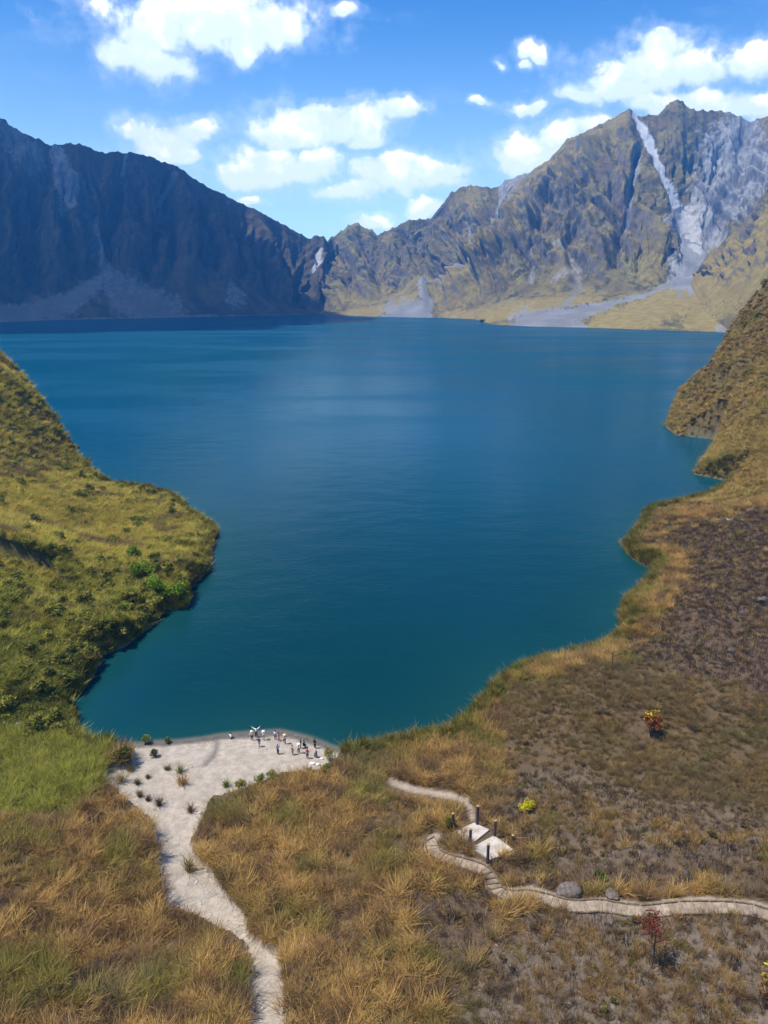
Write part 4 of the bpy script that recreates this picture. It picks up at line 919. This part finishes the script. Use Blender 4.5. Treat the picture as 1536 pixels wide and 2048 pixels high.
for (px, pb, pt, lb) in ((906,1663,1627,'dark post standing in the green shrub, leftmost of the six'),(939.4,1690,1657,'dark post at the near left corner of the back slab'),(954.4,1652,1611,'tallest dark post at the far end of the slabs'),
        (989,1676,1641,'dark post on the right between the two slabs'),(1026,1688,1670,'shortest dark post right of the white slab'),(975,1726,1688,'dark post nearest the trail in front of the white slab')):
    g = ground_px(px, pb); tp_ = at(px, pt, g[1]); ht = max(tp_[2] - g[2], 1.0)
    root = empty('post', g); tag(root, lb, 'post', 'dark posts around the concrete slabs'); r_ = random.Random(int(px)); bm = bmesh.new()
    le = Vector((r_.uniform(-.05, .05), r_.uniform(-.05, .05), 0))
    tube(bm, [Vector((0, 0, -.4)), Vector((0, 0, ht * .4)) + le * .4, Vector((0, 0, ht - .06)) + le], [.19, .175, .165], 10); bm_obj('shaft', bm, M_POST, root)
    bm = bmesh.new(); tube(bm, [Vector((0, 0, ht - .06)) + le, Vector((0, 0, ht)) + le, Vector((0, 0, ht + .05)) + le], [.185, .185, .10], 10); bm_obj('cap', bm, M_LIT_TOP, root)  # pale top piece: sunlight on the post end, put into its colour

# ------------------------------------------------------------------ people on the beach
CM = {}
def cmat(c):
    k = tuple(round(v, 3) for v in c)
    if k not in CM: CM[k] = plain_mat('cloth', c, .9, .15, 12, .004)
    return CM[k]
M_SKIN = plain_mat('skin', (0.36, 0.21, 0.14), .6, .06, 5, .001, .3); M_HAIR = plain_mat('hair', (0.012, 0.010, 0.010), .5, .2, 20, .003); M_EYE = plain_mat('eye', (0.02, 0.015, 0.012), .3, .1, 9, 0)
def skinned(name, chains, mat, parent):
    """chains: list of lists of (point, radius) grown from shared points with a Skin modifier"""
    V, E, Rr, key = [], [], [], {}
    for ch in chains:
        prev = None
        for p, rad in ch:
            k = tuple(round(q, 4) for q in p)
            if k not in key: key[k] = len(V); V.append(p); Rr.append(rad)
            if prev is not None and prev != key[k]: E.append((prev, key[k]))
            prev = key[k]
    me = bpy.data.meshes.new(name); me.from_pydata(V, E, []); o = link(bpy.data.objects.new(name, me), parent)
    md = o.modifiers.new('skin', 'SKIN'); md.use_smooth_shade = True
    sv = me.skin_vertices[0].data if me.skin_vertices else None
    if sv is None:
        bm = bmesh.new(); bm.from_mesh(me); bm.verts.layers.skin.verify(); bm.to_mesh(me); bm.free(); sv = me.skin_vertices[0].data
    for i, rad in enumerate(Rr): sv[i].radius = (rad, rad) if not isinstance(rad, tuple) else rad; sv[i].use_root = (i == 0)
    o.modifiers.new('sub', 'SUBSURF').levels = 1; o.modifiers['sub'].render_levels = 1
    me.materials.append(mat); return o
def person(px, py, face, pose, top, bottom, label, head='hair', headcol=(.7, .62, .48), tall=1.0, bag=None):
    g = ground_px(px, py); gz_ = max(g[2], -.02)
    root = empty('person', (g[0], g[1], gz_ - .01), R(face)); root.scale = (tall,) * 3; tag(root, label, 'person', 'people on the beach')
    low = {'sit': -.68, 'crouch': -.50}.get(pose, 0.0); bend = .12 if low else 0.0
    hip = Vector((0, 0, .93 + low)); ch = Vector((0, bend * .6, 1.25 + low)); nk = Vector((0, bend, 1.45 + low)); hd = Vector((0, bend + .02, 1.60 + low))
    Ls = {}
    st = {'walk': (.22, -.2), 'apart': (.10, -.08)}.get(pose, (.03, -.02)); wdt = .15 if pose == 'apart' else .11
    for s_, ty_ in ((-1, st[0]), (1, st[1])):
        hj = hip + Vector((s_ * .09, 0, -.03))
        if low: kn = Vector((s_ * .14, .42, .42 if pose == 'crouch' else .40)); an = Vector((s_ * .14, .20 if pose == 'crouch' else .55, .09))
        else: kn = Vector((s_ * (wdt - .005), ty_ * .5 + .03, .49)); an = Vector((s_ * wdt, ty_, .09))
        Ls[s_] = (hj, kn, an, an + Vector((s_ * .02, .17, -.045)))
    As = {}
    for s_ in (-1, 1):
        sh = nk + Vector((s_ * .185, 0, -.06))
        if pose == 'vee': el = sh + Vector((s_ * .22, .02, .14)); ha = el + Vector((s_ * .17, .02, .18))
        elif pose == 'photo' or (pose == 'wave' and s_ == 1): el = sh + Vector((s_ * .06, .22, -.10)); ha = sh + Vector((-s_ * .08, .36, .14 if pose == 'photo' else .34))
        elif pose == 'hips': el = sh + Vector((s_ * .20, -.06, -.24)); ha = sh + Vector((s_ * .02, .06, -.44))
        elif pose == 'out': el = sh + Vector((s_ * .24, .05, -.08)); ha = el + Vector((s_ * .22, .06, .02))
        elif low: el = sh + Vector((s_ * .04, .18, -.22)); ha = Vector((s_ * .10, .42, .46))
        else: el = sh + Vector((s_ * .06, -.03, -.28)); ha = el + Vector((s_ * .01, .08, -.25))
        As[s_] = (sh, el, ha)
    chains = [[(hip, .12), (ch, .125), (nk + Vector((0, 0, -.05)), .075), (nk, .055), (nk + Vector((0, .005, .06)), .052), (hd, (.078, .095)), (hd + Vector((0, 0, .07)), (.07, .085)), (hd + Vector((0, -.005, .11)), .045)],
              [(hd, (.078, .095)), (hd + Vector((0, .095, -.01)), .014)]]
    for s_ in (-1, 1):
        chains.append([(hd, (.078, .095)), (hd + Vector((s_ * .085, 0, 0)), .016)])
        hj, kn, an, toe = Ls[s_]; chains.append([(hip, .12), (hj, .09), ((hj + kn) / 2, .082), (kn, .058), ((kn + an) / 2, .055), (an, .038), (toe, .034), (toe + Vector((0, .06, -.01)), .02)])
        sh, el, ha = As[s_]; fw = (ha - el).normalized(); pl = ha + fw * .05; tips = ha + fw * .09
        sd = fw.cross(Vector((0, 1, .3))).normalized() if abs(fw.y) < .9 else Vector((1, 0, 0)); cu = sd.cross(fw)
        chains.append([(nk + Vector((0, 0, -.05)), .075), (sh, .058), ((sh + el) / 2, .047), (el, .038), ((el + ha) / 2, .036), (ha, .025), (pl, (.032, .02))])
        for q, L in ((-1.5, .065), (-.5, .08), (.5, .076), (1.5, .06)):
            b0 = pl + sd * q * .017 + fw * .04; chains.append([(pl, (.032, .02)), (b0, .0095), (b0 + fw * L * .5 + cu * .008, .009), (b0 + fw * L * .85 + cu * .028, .008)])
        t0 = ha + fw * .03 + sd * -.03; chains.append([(ha, .025), (t0, .011), (t0 + fw * .03 - sd * .02 + cu * .012, .010)])
    skinned('body', chains, M_SKIN, root)
    up = [[(hip + Vector((0, 0, .04)), .145), ((hip + ch) / 2, .14), (ch, .15), (nk + Vector((0, 0, -.07)), .10)]]
    for s_ in (-1, 1):
        sh, el, ha = As[s_]; up.append([(nk + Vector((0, 0, -.07)), .10), (sh, .075), ((sh + el) / 2, .064), (el + (el - sh) * .02, .056)] + ([((el + ha) / 2, .05), (el * .15 + ha * .85, .045)] if pose in ('vee', 'hips') else []))
    skinned('shirt', up, cmat(top), root)
    dn = [[(hip + Vector((0, 0, .10)), .135), (hip, .14)]]
    for s_ in (-1, 1):
        hj, kn, an, toe = Ls[s_]; dn.append([(hip, .14), (hj, .108), ((hj + kn) / 2, .096), (kn, .075), ((kn + an) / 2, .07), (an * .9 + kn * .1, .06)])
    skinned('trousers', dn, cmat(bottom), root)
    bm = bmesh.new(); bmesh.ops.create_uvsphere(bm, u_segments=14, v_segments=9, radius=.108)
    for v in bm.verts:
        if v.co.y > .02 and v.co.z < .035: v.co.y = .02
        v.co.z *= 1.02
    o = bm_obj('hair', bm, M_HAIR, root, True); o.location = hd + Vector((0, -.014, .042))
    if head == 'hat':
        bm = bmesh.new(); prof = [(.25, -.012), (.19, .012), (.112, .022), (.108, .085), (.075, .115), (.0, .12)]; rings = []
        for rad, zz in prof[:-1]: rings.append([bm.verts.new((rad * math.cos(a * math.pi / 8), rad * math.sin(a * math.pi / 8), zz)) for a in range(16)])
        for r0, r1 in zip(rings, rings[1:]):
            for k in range(16): bm.faces.new((r0[k], r0[(k + 1) % 16], r1[(k + 1) % 16], r1[k]))
        bm.faces.new(rings[-1]); o = bm_obj('hat', bm, cmat(headcol), root, True); o.location = hd + Vector((0, 0, .075)); sm = o.modifiers.new('th', 'SOLIDIFY'); sm.thickness = .012
    for s_ in (-1, 1):
        bm = bmesh.new(); bmesh.ops.create_uvsphere(bm, u_segments=6, v_segments=4, radius=.013, matrix=Matrix.Translation(hd + Vector((s_ * .033, .088, .012)))); bm_obj('eye', bm, M_EYE, root)
    bm = bmesh.new(); bmesh.ops.create_cube(bm, size=1, matrix=Matrix.Translation(hd + Vector((0, .089, -.052))) @ Matrix.Diagonal((.045, .008, .009, 1))); bm_obj('mouth', bm, M_SKIN, root)
W, CRE, BLK, NAV, BLU, PNK, RED, PUR, TAN = (.74,.74,.72), (.68,.60,.42), (.012,.012,.016), (.02,.022,.05), (.06,.15,.36), (.50,.22,.22), (.34,.03,.06), (.06,.04,.12), (.42,.24,.12)
for a in [
 (462,1478,10,'sit',W,BLK,'person in white sitting at the waterline left of everyone else'),
 (504.4,1481,20,'hips',CRE,NAV,'person in cream top and hat beside the one with raised arms','hat',(.70,.62,.36)),
 (512.8,1475,0,'vee',W,BLK,'person in white with both arms raised towards the lake','hair',(0,0,0),1.12),
 (518.8,1494,150,'walk',PUR,(.25,.16,.13),'dark-haired person in purple walking below the one with raised arms'),
 (527.4,1481,-10,'photo',W,(.45,.36,.30),'person in white hat and white top right of the raised arms','hat',(.8,.8,.78)),
 (551,1480,0,'stand',(.55,.60,.68),NAV,'person in pale shirt and dark trousers facing the water'),
 (557.7,1482,60,'out',TAN,(.40,.24,.16),'short person in tan with arms held out near the water','hair',(0,0,0),.9),
 (569.7,1488,180,'hips',(.60,.36,.22),NAV,'person in straw hat and long dark skirt near the water','hat',(.72,.55,.38)),
 (556,1509,-20,'wave',BLU,NAV,'person in blue raising one arm in the middle of the sand'),
 (585,1510,-40,'apart',PNK,(.30,.17,.13),'person in pink with legs apart holding up a phone'),
 (597.6,1507,30,'photo',W,BLK,'person in white hat with dark trousers taking a picture','hat',(.8,.79,.74)),
 (602,1497,100,'stand',BLK,BLK,'person all in black standing beside a crouching one'),
 (606.5,1495,-80,'crouch',BLK,NAV,'person in black crouching at the water edge'),
 (629.7,1497,-30,'stand',BLK,BLK,'person all in black standing alone at the right water edge'),
 (615,1517,160,'stand',RED,NAV,'person in red top and dark trousers on the right of the beach'),
 (633.4,1516,40,'crouch',PUR,NAV,'person in dark blue crouching by the white bags')]:
    person(*a)
# white bags on the sand
M_BAG = plain_mat('white_cloth', (.78, .77, .74), .8, .06, 8, .02)
for px, py, wpx, lb in ((624.6,1528,11,'long white bag lying on the sand, leftmost of the three'),(636.3,1530,9,'upright white bag on the sand, nearest the green shrub'),(643.4,1518,8,'flat white bag on the sand, closest to the water')):
    g = ground_px(px, py); rad = wpx * (g[1] * CP + (CAM_H - g[2]) * SP) / F_PX / 2; bm = bmesh.new(); bmesh.ops.create_icosphere(bm, subdivisions=3, radius=1)
    for v in bm.verts:
        c = v.co; f = 1 + .18 * float(perlin(c.x * 2.5 + px, c.y * 2.5 + c.z * 2)); v.co = Vector((c.x * rad * f, c.y * rad * .6 * f, max(c.z, -.6) * rad * (.8 if wpx == 9 else .45) * f))
    root = empty('bag', (g[0], g[1], g[2])); tag(root, lb, 'bag', 'white bags on the beach'); o = bm_obj('sack', bm, M_BAG, root, True); o.location.z = rad * .3
    bm = bmesh.new(); tube(bm, [Vector((-rad * .4, 0, rad * .5)), Vector((-rad * .2, 0, rad * .95)), Vector((rad * .2, 0, rad * .95)), Vector((rad * .4, 0, rad * .5))], [.02] * 4, 5); bm_obj('strap', bm, M_BAG, root)

# ------------------------------------------------------------------ cloud above the left mountain: its shadow lies on the wall
def cumulus(name, centre, sx, sy, sz, lumps, seed, label):
    r = np.random.default_rng(seed); bm = bmesh.new(); bmesh.ops.create_icosphere(bm, subdivisions=6, radius=1.0)
    co = np.array([v.co[:] for v in bm.verts]); f = 1 + .22 * fbm(co[:, 0] * 1.6 + seed, co[:, 1] * 1.6 + co[:, 2], 5, seed) + .16 * np.abs(fbm(co[:, 0] * 4 + 9, co[:, 1] * 4 + co[:, 2] * 3, 4, seed + 5))
    co = co * f[:, None]; co[:, 2] = np.where(co[:, 2] < 0, co[:, 2] * .35, co[:, 2])
    co = co * np.array([sx, sy, sz])
    for v, c in zip(bm.verts, co): v.co = c
    m, t = new_mat('cloud_white'); finish(t, (.9, .9, .9), 1.0, spec=0.0, trans=.25)
    on = [q for q in t.n if q.type == 'OUTPUT_MATERIAL'][0]; src = on.inputs[0].links[0].from_socket   # thin cloud lets part of the sun through
    tb = t.add('ShaderNodeBsdfTransparent'); ms = t.add('ShaderNodeMixShader'); ms.inputs[0].default_value = .33; t.l.new(src, ms.inputs[1]); t.l.new(tb.outputs[0], ms.inputs[2]); t.l.new(ms.outputs[0], on.inputs[0])
    o = bm_obj(name, bm, m, smooth=True); o.location = centre; tag(o, label, 'cloud'); return o
Tm = Vector((-1330, 2050, 250)); Cc = Tm + SDIR * (2300 / SDIR.z)
cumulus('cloud', Cc, 1120, 900, 380, 9, 3, 'white cumulus cloud high above the left mountain, shading it')

# ------------------------------------------------------------------ haze
hb = bmesh.new(); bmesh.ops.create_cube(hb, size=1.0)
X0, X1, Y0, Y1, Z0, Z1 = -3000, 3000, -200, 3700, -9, 900
for v in hb.verts: v.co = Vector((X1 if v.co.x > 0 else X0, Y1 if v.co.y > 0 else Y0, Z1 if v.co.z > 0 else Z0))
mh, t = new_mat('haze_air'); pv = t.add('ShaderNodeVolumePrincipled'); pv.inputs['Color'].default_value = (.07, .38, 1.0, 1); pv.inputs['Density'].default_value = 0.000125; pv.inputs['Anisotropy'].default_value = 0.2
o = t.add('ShaderNodeOutputMaterial'); t.l.new(pv.outputs[0], o.inputs['Volume'])
hz = bm_obj('haze', hb, mh); tag(hz, 'thin blue haze filling the crater air', 'haze', kind='stuff')
